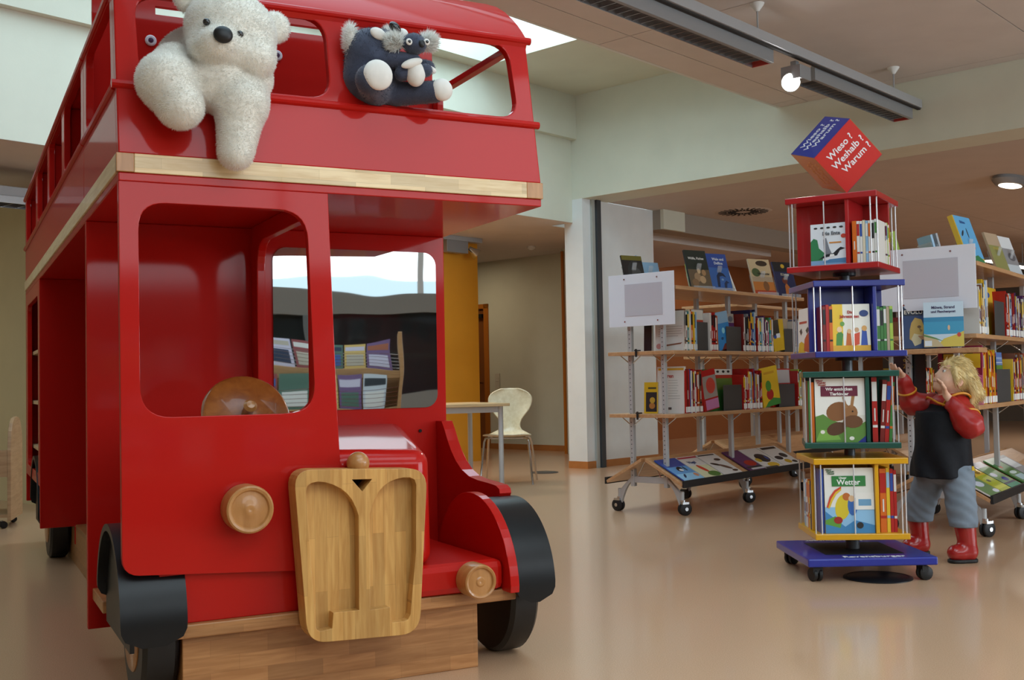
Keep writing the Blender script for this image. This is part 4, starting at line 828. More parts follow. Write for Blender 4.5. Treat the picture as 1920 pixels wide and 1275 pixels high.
tray_book(A1, K1, E1, 1.36, .28, 'white', 'white book with black and yellow pictures lying last on the left rack tray', [('1c1c1f', ell(.3, .4, .2, .1)), ('c8a020', ell(.5, .2, .16, .1)), ('22242a', ell(.7, .5, .18, .12)), ('15161a', rect(.1, .9, .86, .96)), ('2a2a2a', ell(.8, .15, .12, .07))])
# ---- right rack
LRr = "the right rack's "
z = 1.0855; a_ = (A2, K2, E2, KY2, z); G = "books on the right rack's middle shelf"; W = LRr + 'middle shelf'
n = row(*a_, .06, .26, ['white', 'light_blue', 'cream', 'brown', 'white', 'yellow', 'white', 'yellow', 'blue', 'light_blue'], W, 1, G, .24, .31)
face_book(*a_, .43, .20, .275, .016, 'yellow', 'yellow book with blue badge behind a bookend on the right rack', [('2f5a9a', ell(.42, .86, .24, .06)), ('c8a820', rect(0, 1, 0, .5))], front=-.20)
face_book(*a_, .60, .22, .29, .016, 'yellow', 'tall yellow book beside the badge book on the right rack', [('d88a20', rect(.8, 1, 0, 1))], front=-.18)
bookend(*a_, .46, .70, .20, 'grey metal bookend below the yellow badge book on the right rack')
n = row(*a_, .72, .95, ['red', 'dark_red', 'red', 'orange', 'white', 'light_blue', 'blue', 'grey', 'purple', 'dark_red'], W, n, G, .22, .27)
n = row(*a_, .96, 1.35, ['purple', 'grey', 'black', 'dark_red', 'navy', 'white'], W, n, G, .22, .27)
face_book(A2, K2, E2, KY2 - PI / 2, z, .06, .22, .26, .016, 'c0552a', 'rust orange book with small black lines at the end of the right rack', [('5a2a1c', rect(.1, .7, .62, .63)), ('5a2a1c', rect(.1, .8, .50, .51)), ('2a1a14', rect(.6, .9, .12, .18))], front=-.02)
z = .7035; a_ = (A2, K2, E2, KY2, z); G = "books on the right rack's lower shelf"; W = LRr + 'lower shelf'
n = row(*a_, .06, .42, ['yellow', 'orange', 'yellow', 'orange', 'red', 'yellow', 'orange', 'yellow', 'dark_red', 'red'], W, 1, G, .27, .30)
face_book(*a_, .44, .38, .29, .016, 'green', 'green book with blue striped top behind a bookend on the right rack', [('5a7ab8', rect(0, 1, .74, 1)), ('8fa8d0', rect(0, 1, .86, .9)), ('b8c4d8', rect(0, 1, .78, .8))], front=-.20)
bookend(*a_, .45, .80, .19, 'grey metal bookend below the blue striped book on the right rack')
n = row(*a_, .84, 1.3, ['yellow', 'purple', 'red', 'brown', 'orange', 'dark_red', 'grey'], W, n, G, .24, .29)
face_book(A2, K2, E2, KY2 - PI / 2, z, .05, .23, .32, .014, 'pink', 'crimson and pink book at the end of the right rack lower shelf', [('8a1c3c', rect(0, 1, .5, 1)), ('c9608a', rect(.45, 1, 0, .5)), ('2a1420', rect(.1, .8, .8, .9))], front=-.02)
face_book(A2, K2, E2, KY2 - PI / 2, z, .05, .17, .31, .014, 'black', 'black book with gold Zoo title at the end of the right rack', [], [('die', .3, .78, .1, 'a8842c', 'LEFT'), ('Zoo', .3, .66, .1, 'a8842c', 'LEFT')], front=.22)
# end shelf of the right rack with two picture books on wooden holders
es = MB().box(-.21, -.035, -.30, .20, .982, 1.008).obj('end_shelf', R2, SHELFW, bevel=.003)
for y in (-.2, .1): MB().tube([(-.03, y, .93), (-.17, y, .98)], .004, n=6).obj('end_shelf_bracket', R2, CHROME)
yv = KY2 - PI / 2
art = [('15203a', rect(0, 1, 0, 1)), ('1f3a6a', rect(0, 1, 0, .7)), ('c8a24a', [(.2, .2), (.35, .12), (.6, .2), (.68, .45), (.6, .62), (.4, .66), (.28, .55), (.22, .4)]), ('d8c89a', [(.25, .2), (.35, .05), (.55, .1), (.6, .28), (.45, .3), (.35, .32)]), ('6a4a1c', ell(.52, .46, .06, .03)), ('8a6a2c', [(.5, .46), (.62, .38), (.55, .34)])]
cover_book('picture_book', 'dark blue Evolution book on the right rack end shelf', upright(A2 + K2 * -.10 + E2 * .115 + Vector((0, 0, 1.014)), yv + .35, 17), .165, .27, .016, 'navy', art, [('EVOLUTION', .06, .74, .115, 'd9cfc0', 'LEFT'), ('TESSLOFFS BUCH DER', .06, .87, .062, '8fb0d8', 'LEFT')])
art = [('c8dce8', rect(0, 1, 0, 1)), ('3a9ac0', rect(0, 1, .28, .66)), ('2f86b0', rect(0, 1, .56, .66)), ('d8c04a', [(.3, 0), (1, 0), (1, .34), (.8, .26), (.5, .18)]), ('c8b48a', [(0, 0), (.5, 0), (.3, .2), (0, .3)]), ('c8402a', ell(.88, .26, .05, .05)), ('e2bc92', ell(.63, .42, .03, .06)), ('dfe6ea', rect(.02, .2, .02, .14)), ('5a8a4a', [(.0, .28), (.3, .2), (.5, .12), (.3, .17), (0, .24)])]
cover_book('picture_book', 'light blue beach book Möwe, Strand und Flaschenpost on the right rack end shelf', upright(A2 + K2 * -.14 + E2 * -.005 + Vector((0, 0, 1.018)), yv + .22, 9), .20, .245, .012, 'light_blue', art, [('Möwe, Strand', .2, .85, .085, '3a2f5a', 'LEFT'), ('und Flaschenpost', .19, .76, .072, '3a2f5a', 'LEFT')])
# ---- right rack top shelf and tray
z = 1.4745
def show2(k, e, yaw, w, h, t, color, label, art, texts, lean=16):
    p = at(A2, K2, E2, k, e, z); easel(p, yaw, w, lean, 'clear plastic stand under the ' + label.split(' on ')[0]); x = Vector((math.sin(yaw), -math.cos(yaw), 0)) * (t + .002)
    return cover_book('picture_book', label, upright(p + x + Vector((0, 0, .004)), yaw, lean), w, h, t, color, art, texts)
yb = math.radians(25)
show2(.14, .20, yb + .9, .17, .22, .03, 'light_green', 'lime green book on top of the right rack', [('7a9ab0', rect(0, 1, .7, .82)), ('a8c02c', rect(0, 1, 0, .7))], [], 12)
show2(.30, .02, yb + 1.2, .18, .20, .012, 'light_blue', 'pale blue book among clear stands on top of the right rack', [], [], 14)
show2(.42, .02, yb + 1.3, .18, .22, .012, 'grey', 'pale grey book among clear stands on top of the right rack', [], [], 14)
show2(.40, -.10, yb + .35, .24, .33, .03, 'yellow', 'large light blue yellow-spined picture book on top of the right rack', [('5aa8d8', rect(.04, 1, .2, 1)), ('2f7a4a', [(.04, 0), (1, 0), (1, .16), (.7, .26), (.3, .2), (.04, .3)]), ('1a2a3a', ell(.25, .66, .12, .03, 12, 30)), ('1a2a3a', ell(.55, .68, .03, .1)), ('c8402a', ell(.62, .42, .1, .06)), ('d8c02c', rect(.5, 1, 0, .08))], [('Südsee', .3, .86, .08, '2a5a9a', 'LEFT')], 18)
show2(.66, -.06, yb + .35, .22, .28, .014, 'light_green', 'yellow green book behind the large blue one on top of the right rack', [('c8a83a', rect(0, 1, 0, .4))], [], 18)
show2(.98, -.14, yb + .35, .20, .28, .014, 'beige', 'olive landscape book on top of the right rack', [('8a8a50', rect(0, 1, 0, .7)), ('a89a4a', rect(.3, .8, .6, .66))], [], 18)
show2(1.24, -.16, yb + .35, .20, .28, .014, 'grey', 'grey photo book at the right end on top of the right rack', [('c0c8cc', rect(0, 1, 0, .3)), ('5a5a60', ell(.6, .5, .3, .1)), ('d8dcde', rect(0, 1, .7, 1))], [], 18)
tray_book(A2, K2, E2, -.04, .25, 'white', 'busy colourful search picture book lying nearest on the right rack tray', [('6a8a5a', rect(0, 1, 0, 1)), ('c8d0dc', ell(.5, .4, .3, .1)), ('5a8ad0', rect(0, 1, .72, .95)), ('a8503a', ell(.3, .6, .16, .08)), ('d8d8e0', ell(.8, .1, .2, .06)), ('3a5a8a', ell(.6, .55, .1, .06))])
tray_book(A2, K2, E2, .22, .22, 'yellow', 'yellow green picture book lying second on the right rack tray', [('a8b02c', rect(0, 1, 0, .6)), ('3a3a1c', ell(.4, .4, .14, .05)), ('c8c83a', rect(0, 1, .1, .2)), ('8a6a1c', ell(.6, .7, .2, .05))])
tray_book(A2, K2, E2, .455, .25, 'navy', 'green and blue picture book lying third on the right rack tray', [('7a9a6a', rect(0, 1, .2, .8)), ('2a2f8a', ell(.6, .3, .2, .08)), ('c8c8d8', ell(.3, .5, .2, .08)), ('2f8a6a', rect(0, 1, 0, .14))])
tray_book(A2, K2, E2, .80, .25, 'green', 'dark green picture book lying fourth on the right rack tray', [('c8d8d0', ell(.5, .4, .3, .06)), ('b8402a', ell(.3, .66, .1, .06)), ('9ab8c0', rect(.2, .9, .1, .3))])
tray_book(A2, K2, E2, 1.07, .25, 'grey', 'grey magazine lying last on the right rack tray', [('d8dcdc', rect(.1, .9, .5, .9)), ('2f6a4a', rect(0, 1, 0, .2))])
# ---- racks behind
G = 'books on the rack behind'
a_ = (A3, K1, E1, KY); n = row(*a_, 1.0565, .0, .75, ['brown', 'orange', 'black', 'white', 'red', 'grey', 'navy', 'cream'], "the rear rack's middle shelf", 1, G); n = row(*a_, .6485, .0, .7, ['black', 'white', 'brown', 'red', 'grey', 'yellow'], "the rear rack's lower shelf", 1, G)
a_ = (A4, K1, E1, KY); n = row(*a_, 1.0565, .0, .7, ['brown', 'black', 'dark_red', 'white', 'grey'], "the far dim rack's middle shelf", 1, G); n = row(*a_, .6485, .0, .7, ['red', 'orange', 'brown', 'yellow', 'black'], "the far dim rack's lower shelf", 1, G)
# ------------------------------------------------------------------ the child (built around x = 2.05, y = 5.25; faces -x, looks up)
SKIN = mat('skin', 'e0b094', .5, noise=.05, nscale=25); SKIN.node_tree.nodes['Principled BSDF'].inputs['Subsurface Weight'].default_value = .12
SKIN.node_tree.nodes['Principled BSDF'].inputs['Subsurface Radius'].default_value = (.01, .004, .002)
HAIRM = mat('blond_hair', 'd9bf85', .45, noise=.22, nscale=60, stretch=(1, 1, .12)); JRED = mat('jacket_red', 'a51f1c', .42, noise=.06, nscale=25, bump=.15, bscale=30); JNAVY = mat('jacket_navy', '101218', .7, spec=.25, noise=.2, nscale=20, bump=.2, bscale=26)
PIPE_ = mat('jacket_piping', 'd8901c', .5); JEAN = mat('denim', '77838f', .8, noise=.14, nscale=9, bump=.1, bscale=40); BOOT = mat('red_rubber_boot', 'a01c1a', .25, coat=.35); SOLE = mat('boot_sole', '141313', .6)
KID = empty('person', (2.03, 5.25, 0), 0, 'small blond child in navy and red jacket and red boots reaching towards the book tower', 'person')
KL = Vector((2.03, 5.25, 0))
def kp(x, y, z): return (x - KL.x, y - KL.y, z)
# joints (world)
HEADC = np.array(kp(2.088, 5.235, .845)); AX = np.array([-.90, -.02, .43])    # where the face looks
AX = AX / np.linalg.norm(AX); UPH = np.array([.43, 0, .90]); UPH = UPH - (UPH @ AX) * AX; UPH /= np.linalg.norm(UPH); SDH = np.cross(UPH, AX)
def hp(f, s, u): return HEADC + AX * f + SDH * s + UPH * u                     # head frame: forward, side, up
HR = np.stack([AX, SDH, UPH], 1)
NEARS = -1 if SDH[1] > 0 else 1
SHN, ELN, WRN = kp(2.085, 5.165, .715), kp(2.10, 5.085, .635), kp(2.005, 5.115, .775)
SHF, ELF, WRF = kp(2.02, 5.33, .725), kp(1.925, 5.355, .735), kp(1.872, 5.30, .868)
HIPN, KNN, ANN = kp(2.075, 5.19, .40), kp(2.075, 5.16, .255), kp(2.085, 5.15, .12)
HIPF, KNF, ANF = kp(2.00, 5.30, .40), kp(1.965, 5.36, .265), kp(1.958, 5.40, .13)
def hand_parts(wr, pal, up_, side, thumb):
    """palm and five bent fingers: returns capsules; wr wrist, pal direction of the palm, side across the knuckles, thumb direction"""
    wr = np.array(wr); pal = np.array(pal) / np.linalg.norm(pal); side = np.array(side); side = side - (side @ pal) * pal; side /= np.linalg.norm(side); nrm = np.cross(pal, side) * up_
    caps = []
    for i in range(4):
        s = (i - 1.5) * .0118; b = wr + pal * .045 + side * s; L = (.030, .034, .033, .026)[i]
        m_ = b + pal * L * .62 + nrm * .003; t_ = m_ + pal * L * .5 + nrm * .010
        caps += [(wr + side * s * .7 + pal * .008, b, .0095, .0075), (b, m_, .0066, .006), (m_, t_, .006, .0048)]
    b = wr + pal * .016 + side * thumb * .016; m_ = b + pal * .020 + side * thumb * .014; t_ = m_ + pal * .018 + side * thumb * .002 + nrm * .006
    caps += [(wr, b, .011, .009), (b, m_, .0085, .0072), (m_, t_, .0072, .0055)]
    return caps
HN = hand_parts(WRN, (-.30, .05, .95), 1, (.15, .9, 0), -1); HF = hand_parts(WRF, (-.78, -.18, .6), 1, (.1, -.9, .1), 1)
def body(P):
    d = sd_ell(P, hp(-.006, 0, .012), (.083, .070, .082), HR)                            # skull
    d = smin(d, sd_ell(P, hp(.030, 0, -.030), (.050, .052, .052), HR), .03)             # jaw and cheeks
    for s in (-1, 1): d = smin(d, sd_ell(P, hp(.040, s * .032, -.030), (.026, .024, .026), HR), .02)
    d = smin(d, sd_ell(P, hp(.052, 0, -.066), (.018, .020, .014), HR), .02)             # chin
    d = smin(d, sd_ell(P, hp(.079, 0, -.012), (.012, .010, .010), HR), .008)            # nose
    d = smin(d, sd_cap(P, hp(.068, 0, .016), hp(.078, 0, -.010), .006, .008), .008)
    d = smin(d, sd_ell(P, hp(.069, 0, -.038), (.010, .016, .005), HR), .006); d = smin(d, sd_ell(P, hp(.066, 0, -.049), (.010, .014, .006), HR), .006)
    d = np.maximum(d, -sd_cap(P, hp(.082, -.013, -.043), hp(.082, .013, -.043), .0035, .0035))
    for s in (-1, 1):
        d = -smin(-d, sd_ell(P, hp(.076, s * .030, .014), (.012, .013, .009), HR), .006)
        d = smin(d, sd_ell(P, hp(-.008, s * .072, -.012), (.014, .007, .021), HR), .006)  # ears
        d = np.maximum(d, -sd_ell(P, hp(-.004, s * .081, -.010), (.007, .006, .012), HR))
    d = smin(d, sd_cap(P, hp(-.02, 0, -.05), kp(2.07, 5.245, .715), .036, .036), .02)   # neck
    d = smin(d, sd_cap(P, kp(2.05, 5.245, .70), kp(2.04, 5.245, .44), .075, .085), .03)
    for a, b_, ra, rb in ((SHN, ELN, .034, .027), (ELN, WRN, .026, .017), (SHF, ELF, .034, .027), (ELF, WRF, .026, .017), (HIPN, KNN, .055, .042), (KNN, ANN, .042, .032), (HIPF, KNF, .055, .042), (KNF, ANF, .042, .032)): d = smin(d, sd_cap(P, a, b_, ra, rb), .015)
    for s in (HN, HF):
        h = None
        for c in s: q = sd_cap(P, *c); h = q if h is None else smin(h, q, .004)
        d = smin(d, h, .006)
    return d
soft('body', body, (-.27, -.2, .10), (.18, .2, .96), .0042, SKIN, KID)
for s in (-1, 1):
    c = hp(.064, s * .030, .014)
    M = Matrix.Translation(Vector(c)); EW = mat('eye_white', 'e6e3dd', .2); EI = mat('iris_grey_blue', '2c3a48', .2)
    pr_ = [(0, -.0088)] + [(.0088 * math.sin(math.radians(t)), -.0088 * math.cos(math.radians(t))) for t in range(20, 180, 20)] + [(0, .0088)]
    q = Vector(AX).to_track_quat('Z', 'Y').to_matrix().to_4x4()
    o = MB().lathe(pr_, n=16, M=M @ q).obj('eye', KID, EW, smooth=True)
    MB().lathe([(0, .0078), (.0048, .0074), (.003, .0094), (0, .0098)], n=14, M=M @ q).obj('iris', o, EI, smooth=True)
    # brow
    MB().tube([Vector(hp(.074, s * .018, .031)), Vector(hp(.072, s * .030, .035)), Vector(hp(.063, s * .043, .031))], .0022, n=6).obj('eyebrow', KID, HAIRM, smooth=True)
MB().tube([Vector(hp(.0765, -.013, -.043)), Vector(hp(.0785, 0, -.0425)), Vector(hp(.0765, .013, -.043))], .003, n=6).obj('lips', KID, mat('lips', 'b5605a', .4), smooth=True)
# hair: cap over the skull, fringe, long at the back hanging free
def hair(P):
    d = sd_ell(P, hp(-.014, 0, .020), (.084, .075, .084), HR)
    # cut away the face
    cut = sd_ell(P, hp(.085, 0, -.030), (.075, .075, .078), HR); d = np.maximum(d, -cut)
    for s in (-1, 1):
        d = smin(d, sd_cap(P, hp(.036, s * .060, .040), hp(.006, s * .080, -.012), .014, .012), .015)
        d = np.maximum(d, -sd_ell(P, hp(-.004, s * .084, -.016), (.016, .018, .022), HR))
    d = smin(d, sd_cap(P, hp(.058, 0, .058), hp(.0, 0, .085), .018, .03), .02)          # fringe over the forehead
    for i, (s, x0, x1, z1) in enumerate(((-.055, 2.14, 2.165, .715), (-.03, 2.165, 2.192, .735), (0, 2.168, 2.20, .725), (.03, 2.165, 2.192, .735), (.055, 2.14, 2.17, .72))):
        a = np.array(kp(x0, 5.235 + s * 1.05, .845)); b_ = np.array(kp(x1, 5.235 + s * 1.2, .775)); c = np.array(kp(x1 - .026, 5.235 + s * 1.1, z1))
        d = smin(d, smin(sd_cap(P, a, b_, .028, .022), sd_cap(P, b_, c, .022, .006), .006), .014)
    return d
o, HV, HF_ = soft('hair', hair, (-.08, -.12, .68), (.22, .12, .98), .0042, HAIRM, KID)
fur('hair_strands', HV, HF_, 4200, .034, .0010, HAIRM, o, 5, .15, flow=np.array([.55, 0, -.85]))
# jacket: navy body, red sleeves, ochre piping
def jbody(P):
    d = sd_cap(P, kp(2.055, 5.245, .70), kp(2.04, 5.245, .62), .080, .105)
    q = (P - np.array(kp(2.015, 5.245, .50))); wz = np.clip((.70 - P[..., 2]) / .31, 0, 1); rx = .122 + .018 * wz; ry = .112 + .016 * wz
    cx = .010 + .012 * (1 - wz); r = np.sqrt(((q[..., 0] - cx) / rx) ** 2 + (q[..., 1] / ry) ** 2); dd = (r - 1) * .11
    fold = .005 * np.sin(q[..., 0] * 55 + q[..., 2] * 16) * wz + .004 * np.sin(q[..., 1] * 70 - q[..., 2] * 22) * wz
    dd = np.maximum(dd + fold, np.maximum(P[..., 2] - .70, .385 + .008 * np.sin(q[..., 0] * 40) - P[..., 2]))
    d = smin(d, dd, .03)
    return np.maximum(d, .385 - P[..., 2])
soft('jacket_body', jbody, (-.22, -.2, .36), (.22, .2, .82), .0055, JNAVY, KID)
def sleeve(a, b_, c, ra, rb, rc):
    def f(P):
        w = .0022 * np.sin(P[..., 0] * 90 + P[..., 2] * 60 + 3 * np.sin(P[..., 1] * 30)) + .0016 * np.sin(P[..., 2] * 110 - P[..., 0] * 50)
        mid = (np.array(a) + np.array(b_)) / 2
        return smin(smin(sd_cap(P, a, b_, ra, rb), sd_cap(P, b_, c, rb, rc), .02), sd_ell(P, np.array(b_) * .75 + np.array(a) * .25 + np.array([0, 0, -.006]), (rb * 1.12,) * 3), .02) + w
    return f
cN = tuple(np.array(ELN) * .30 + np.array(WRN) * .70); cF = tuple(np.array(ELF) * .16 + np.array(WRF) * .84)
o1, *_ = soft('sleeve', sleeve(kp(2.08, 5.19, .715), ELN, cN, .066, .056, .036), (-.10, -.26, .52), (.17, .02, .82), .0055, JRED, KID)
o2, *_ = soft('sleeve', sleeve(SHF, ELF, cF, .058, .046, .032), (-.25, -.01, .60), (.08, .20, .92), .0055, JRED, KID)
# red yoke and collar
def yoke(P): return np.maximum(smin(sd_ell(P, kp(2.07, 5.245, .735), (.088, .092, .048)), sd_cap(P, kp(2.09, 5.19, .725), kp(2.06, 5.31, .73), .05, .05), .03), .702 + .25 * (P[..., 0] - .05) * 0 - P[..., 2])
soft('jacket_yoke', yoke, (-.12, -.15, .66), (.18, .17, .83), .0055, JRED, KID)
def ring(name, a, b_, t, r, par, tilt=0):
    a, b_ = Vector(a), Vector(b_); d_ = (b_ - a).normalized(); x = d_.orthogonal().normalized(); y = d_.cross(x); c = a + (b_ - a) * t
    return MB().tube([c + r * (math.cos(2 * PI * k / 28) * x + math.sin(2 * PI * k / 28) * y) for k in range(28)], .0055, n=6, closed=True).obj(name, par, PIPE_, smooth=True)
ring('sleeve_piping', SHN, ELN, .62, .0625, o1); ring('sleeve_piping', ELF, WRF, .45, .0415, o2); ring('sleeve_piping', SHN, ELN, -.25, .067, o1)
MB().tube([Vector(kp(2.085, 5.135, .715)), Vector(kp(2.03, 5.138, .722)), Vector(kp(1.985, 5.165, .74)), Vector(kp(1.972, 5.21, .758)), Vector(kp(1.972, 5.26, .765)), Vector(kp(1.985, 5.31, .75))], .005, n=6).obj('yoke_piping', KID, PIPE_, smooth=True)
MB().box(2.112 - KL.x, 2.122 - KL.x, 5.112 - KL.y, 5.118 - KL.y, .425, .445).obj('pocket_tab', KID, flat('d8b020'))
# jeans and boots
def jeans(P):
    d = sd_ell(P, kp(2.04, 5.245, .41), (.098, .10, .06))
    for h, k, a in ((HIPN, KNN, ANN), (HIPF, KNF, ANF)):
        k = np.array(k); a = np.array(a); e = a * .55 + k * .45
        d = smin(d, smin(sd_cap(P, h, k, .075, .066), sd_cap(P, k, e, .066, .064), .015), .012)
        d = smin(d, sd_ell(P, e + np.array([0, 0, .004]), (.064, .064, .016)), .008)
    d = d + .0014 * np.sin(P[..., 2] * 120 + P[..., 0] * 90 + 2 * np.sin(P[..., 1] * 40))
    return np.maximum(d, .163 - P[..., 2])
soft('jeans', jeans, (-.17, -.17, .15), (.15, .22, .46), .005, JEAN, KID)
for (an, kn, zf, tx) in ((ANN, KNN, 0, -.052), (ANF, KNF, 0, -.045)):
    an = np.array(an); toe = an + np.array([tx, -.012, 0]); toe[2] = .045; heel = an + np.array([.012, 0, 0]); heel[2] = .04
    top = an + np.array([0, 0, .0]); top[2] = .168
    def boot(P, top=top, heel=heel, toe=toe):
        d = smin(sd_cap(P, top, heel + np.array([0, 0, .02]), .049, .040), smin(sd_cap(P, heel, toe, .038, .036), sd_cap(P, toe - np.array([-.02, 0, 0]), toe, .037, .034), .01), .025)
        d = np.maximum(d, P[..., 2] - .190); d = np.maximum(d, .010 - P[..., 2])
        return np.maximum(d, -(np.maximum(sd_cap(P, top, top + np.array([0, 0, .1]), .041, .041), .185 - P[..., 2])))
    lo = (min(toe[0], an[0]) - .06, min(toe[1], an[1]) - .06, .0); hi = (max(toe[0], an[0]) + .07, max(toe[1], an[1]) + .06, .21)
    o, *_ = soft('rubber_boot', boot, lo, hi, .0045, BOOT, KID)
    def sole(P, heel=heel, toe=toe):
        h2, t2 = heel.copy(), toe.copy(); h2[2] = t2[2] = .008; q = sd_cap(P * np.array([1, 1, .0001]), h2 * np.array([1, 1, 0]), t2 * np.array([1, 1, 0]), .041, .037)
        return np.maximum(q, np.abs(P[..., 2] - .0085) - .0085)
    soft('boot_sole', sole, lo, (hi[0], hi[1], .03), .0045, SOLE, o)
    c = Vector(top); MB().tube([c + Vector((.047 * math.cos(t * .2244), .047 * math.sin(t * .2244), .020)) for t in range(28)], .005, n=6, closed=True).obj('boot_rim', o, SOLE, smooth=True)
# ------------------------------------------------------------------ plush animals in the upper windows (bus-local coordinates)
BYAW = math.radians(27.09); BO = Vector((-1.0392439, 2.91732954, 0))
def busw(u, v, z): return BO + Matrix.Rotation(BYAW, 3, 'Z') @ Vector((u, v, z))
def plush_root(name, org, label, cat): return empty(name, busw(*org), BYAW, label, cat)
def ballmesh(o, c, r, n=20, R=None):
    pr = [(0, -1)] + [(math.sin(math.radians(t)), -math.cos(math.radians(t))) for t in range(12, 180, 12)] + [(0, 1)]
    M = Matrix.Translation(c) @ (R if R is not None else Matrix.Identity(4)) @ Matrix.Diagonal((r[0], r[1], r[2], 1)); return o.lathe(pr, n=n, M=M)
WFUR = mat('white_plush', 'f2ece0', .9, noise=.06, nscale=30, sheen=.3); NOSEB = mat('plush_nose', '08080a', .45); EYEB = mat('plush_eye', '0a0706', .08, coat=.6)
BO_ = (.28, .05, 1.73); bear = plush_root('polar_bear_plush', BO_, 'white polar bear plush hanging out of the left upper front window of the bus', 'plush toy')
def bl(u, v, z): return (u - BO_[0], v - BO_[1], z - BO_[2])
def bearf(P):
    th = math.radians(-16); R = np.array([[math.cos(th), 0, -math.sin(th)], [0, 1, 0], [math.sin(th), 0, math.cos(th)]])
    d = sd_ell(P, bl(.300, -.005, 1.868), (.124, .105, .112), R)
    d = smin(d, sd_ell(P, bl(.250, -.055, 1.80), (.072, .07, .058)), .04)                # cheeks, jaw
    d = smin(d, sd_ell(P, bl(.345, -.045, 1.785), (.066, .07, .055)), .04)
    d = smin(d, sd_ell(P, bl(.246, -.108, 1.804), (.053, .042, .042)), .010)             # muzzle
    for c in ((.195, .03, 1.962), (.432, .02, 1.908)): d = smin(d, sd_ell(P, bl(*c), (.042, .022, .044)), .008)
    b = sd_cap(P, bl(.27, .0, 1.74), bl(.27, .28, 1.83), .095, .13)
    b = smin(b, sd_ell(P, bl(.255, -.02, 1.71), (.10, .06, .065)), .03)
    b = smin(b, smin(sd_cap(P, bl(.150, .03, 1.775), bl(.118, -.045, 1.70), .052, .072), sd_cap(P, bl(.118, -.045, 1.70), bl(.148, -.075, 1.630), .072, .060), .02), .02)
    b = smin(b, smin(sd_cap(P, bl(.352, .02, 1.755), bl(.318, -.045, 1.66), .060, .070), sd_cap(P, bl(.318, -.045, 1.66), bl(.298, -.060, 1.520), .066, .046), .02), .02)
    b = smin(b, sd_ell(P, bl(.383, .0, 1.745), (.030, .05, .035)), .02)
    return smin(d, b, .004)
o, V, F = soft('body', bearf, (-.26, -.26, -.30), (.22, .30, .30), .0065, WFUR, bear)
fur('fur', V, F, 130000, .0085, .0006, fibre('white_fibre', 'f3f0ea'), o, 3, .25, jit=.45)
ballmesh(MB(), bl(.246, -.153, 1.812), (.026, .015, .023)).obj('nose', bear, NOSEB, smooth=True)
for c in ((.214, -.100, 1.858), (.300, -.112, 1.832)): ballmesh(MB(), bl(*c), (.010, .010, .010)).obj('eye', bear, EYEB, smooth=True)
# koala with a baby in its lap
KFUR = mat('slate_plush', '3a3f52', .9, noise=.15, nscale=40, sheen=.3); KWH = mat('koala_white_plush', 'e2dbd2', .9, noise=.05, nscale=40, sheen=.3); KGR = mat('koala_grey_plush', '55514e', .9, noise=.1, nscale=40)
KO = (.79, .03, 1.722); koala = plush_root('koala_plush', KO, 'slate grey koala plush sitting on the right upper front window ledge', 'plush toy')
def kl(u, v, z): return (u - KO[0], v - KO[1], z - KO[2])
def koalaf(P):
    d = sd_ell(P, kl(.728, .035, 1.872), (.078, .066, .074))                              # head thrown back
    d = smin(d, sd_ell(P, kl(.775, .01, 1.905), (.042, .040, .030)), .03)                 # snout
    d = smin(d, sd_ell(P, kl(.735, .045, 1.80), (.090, .062, .082)), .03)                 # trunk
    d = smin(d, sd_cap(P, kl(.725, -.005, 1.845), kl(.835, -.042, 1.842), .030, .020), .01)   # arms round the baby
    d = smin(d, sd_cap(P, kl(.82, .04, 1.85), kl(.888, -.02, 1.832), .028, .022), .01)
    d = smin(d, sd_cap(P, kl(.74, .03, 1.765), kl(.700, -.035, 1.770), .050, .046), .012)     # legs
    d = smin(d, sd_cap(P, kl(.80, .04, 1.755), kl(.905, -.03, 1.757), .036, .033), .012)
    d = smin(d, sd_cap(P, kl(.80, -.03, 1.80), kl(.872, -.045, 1.815), .022, .020), .008)
    return d
o, V, F = soft('body', koalaf, (-.17, -.13, -.02), (.17, .12, .24), .0045, KFUR, koala)
fur('fur', V, F, 9000, .006, .0006, KFUR, o, 8, .1)
def pad(c, r, rot=0): 
    m = ballmesh(MB(), kl(*c), r, R=Matrix.Rotation(math.radians(rot), 4, 'Y')); return m
pad((.712, -.066, 1.778), (.045, .020, .045)).obj('foot_sole', koala, KWH, smooth=True); pad((.921, -.050, 1.760), (.034, .022, .034)).obj('foot_sole', koala, KWH, smooth=True)
pad((.820, -.062, 1.826), (.036, .012, .013), -22).obj('paw_pad', koala, KWH, smooth=True); pad((.884, -.036, 1.822), (.026, .012, .012), 12).obj('paw_pad', koala, KWH, smooth=True)
pad((.775, -.045, 1.932), (.021, .013, .014), 40).obj('nose', koala, mat('koala_nose', '060608', .15, coat=.5), smooth=True)
pad((.728, -.030, 1.912), (.026, .010, .017), 20).obj('eye_patch', koala, KWH, smooth=True); pad((.757, -.034, 1.905), (.018, .008, .007), -35).obj('eye_patch', koala, KWH, smooth=True)
pad((.812, -.008, 1.925), (.020, .016, .020), 38).obj('eye_patch', koala, KWH, smooth=True)
for c, r in (((.662, .03, 1.905), (.017, .022, .045)), ((.800, .065, 1.945), (.018, .018, .022))):
    P0 = kl(*c); f = lambda P, P0=P0, r=r: sd_ell(P, P0, r)
    o, V, F = soft('ear', f, tuple(P0[i] - r[i] - .01 for i in range(3)), tuple(P0[i] + r[i] + .01 for i in range(3)), .004, KWH, koala); fur('ear_fur', V, F, 1500, .016, .0008, MATS['white_fibre'], o, 9, -.1)
baby = plush_root('baby_koala_plush', (.835, -.02, 1.79), 'small koala baby with tufted white ears held in the big koala arms', 'plush toy')
def yl(u, v, z): return (u - .835, v + .02, z - 1.79)
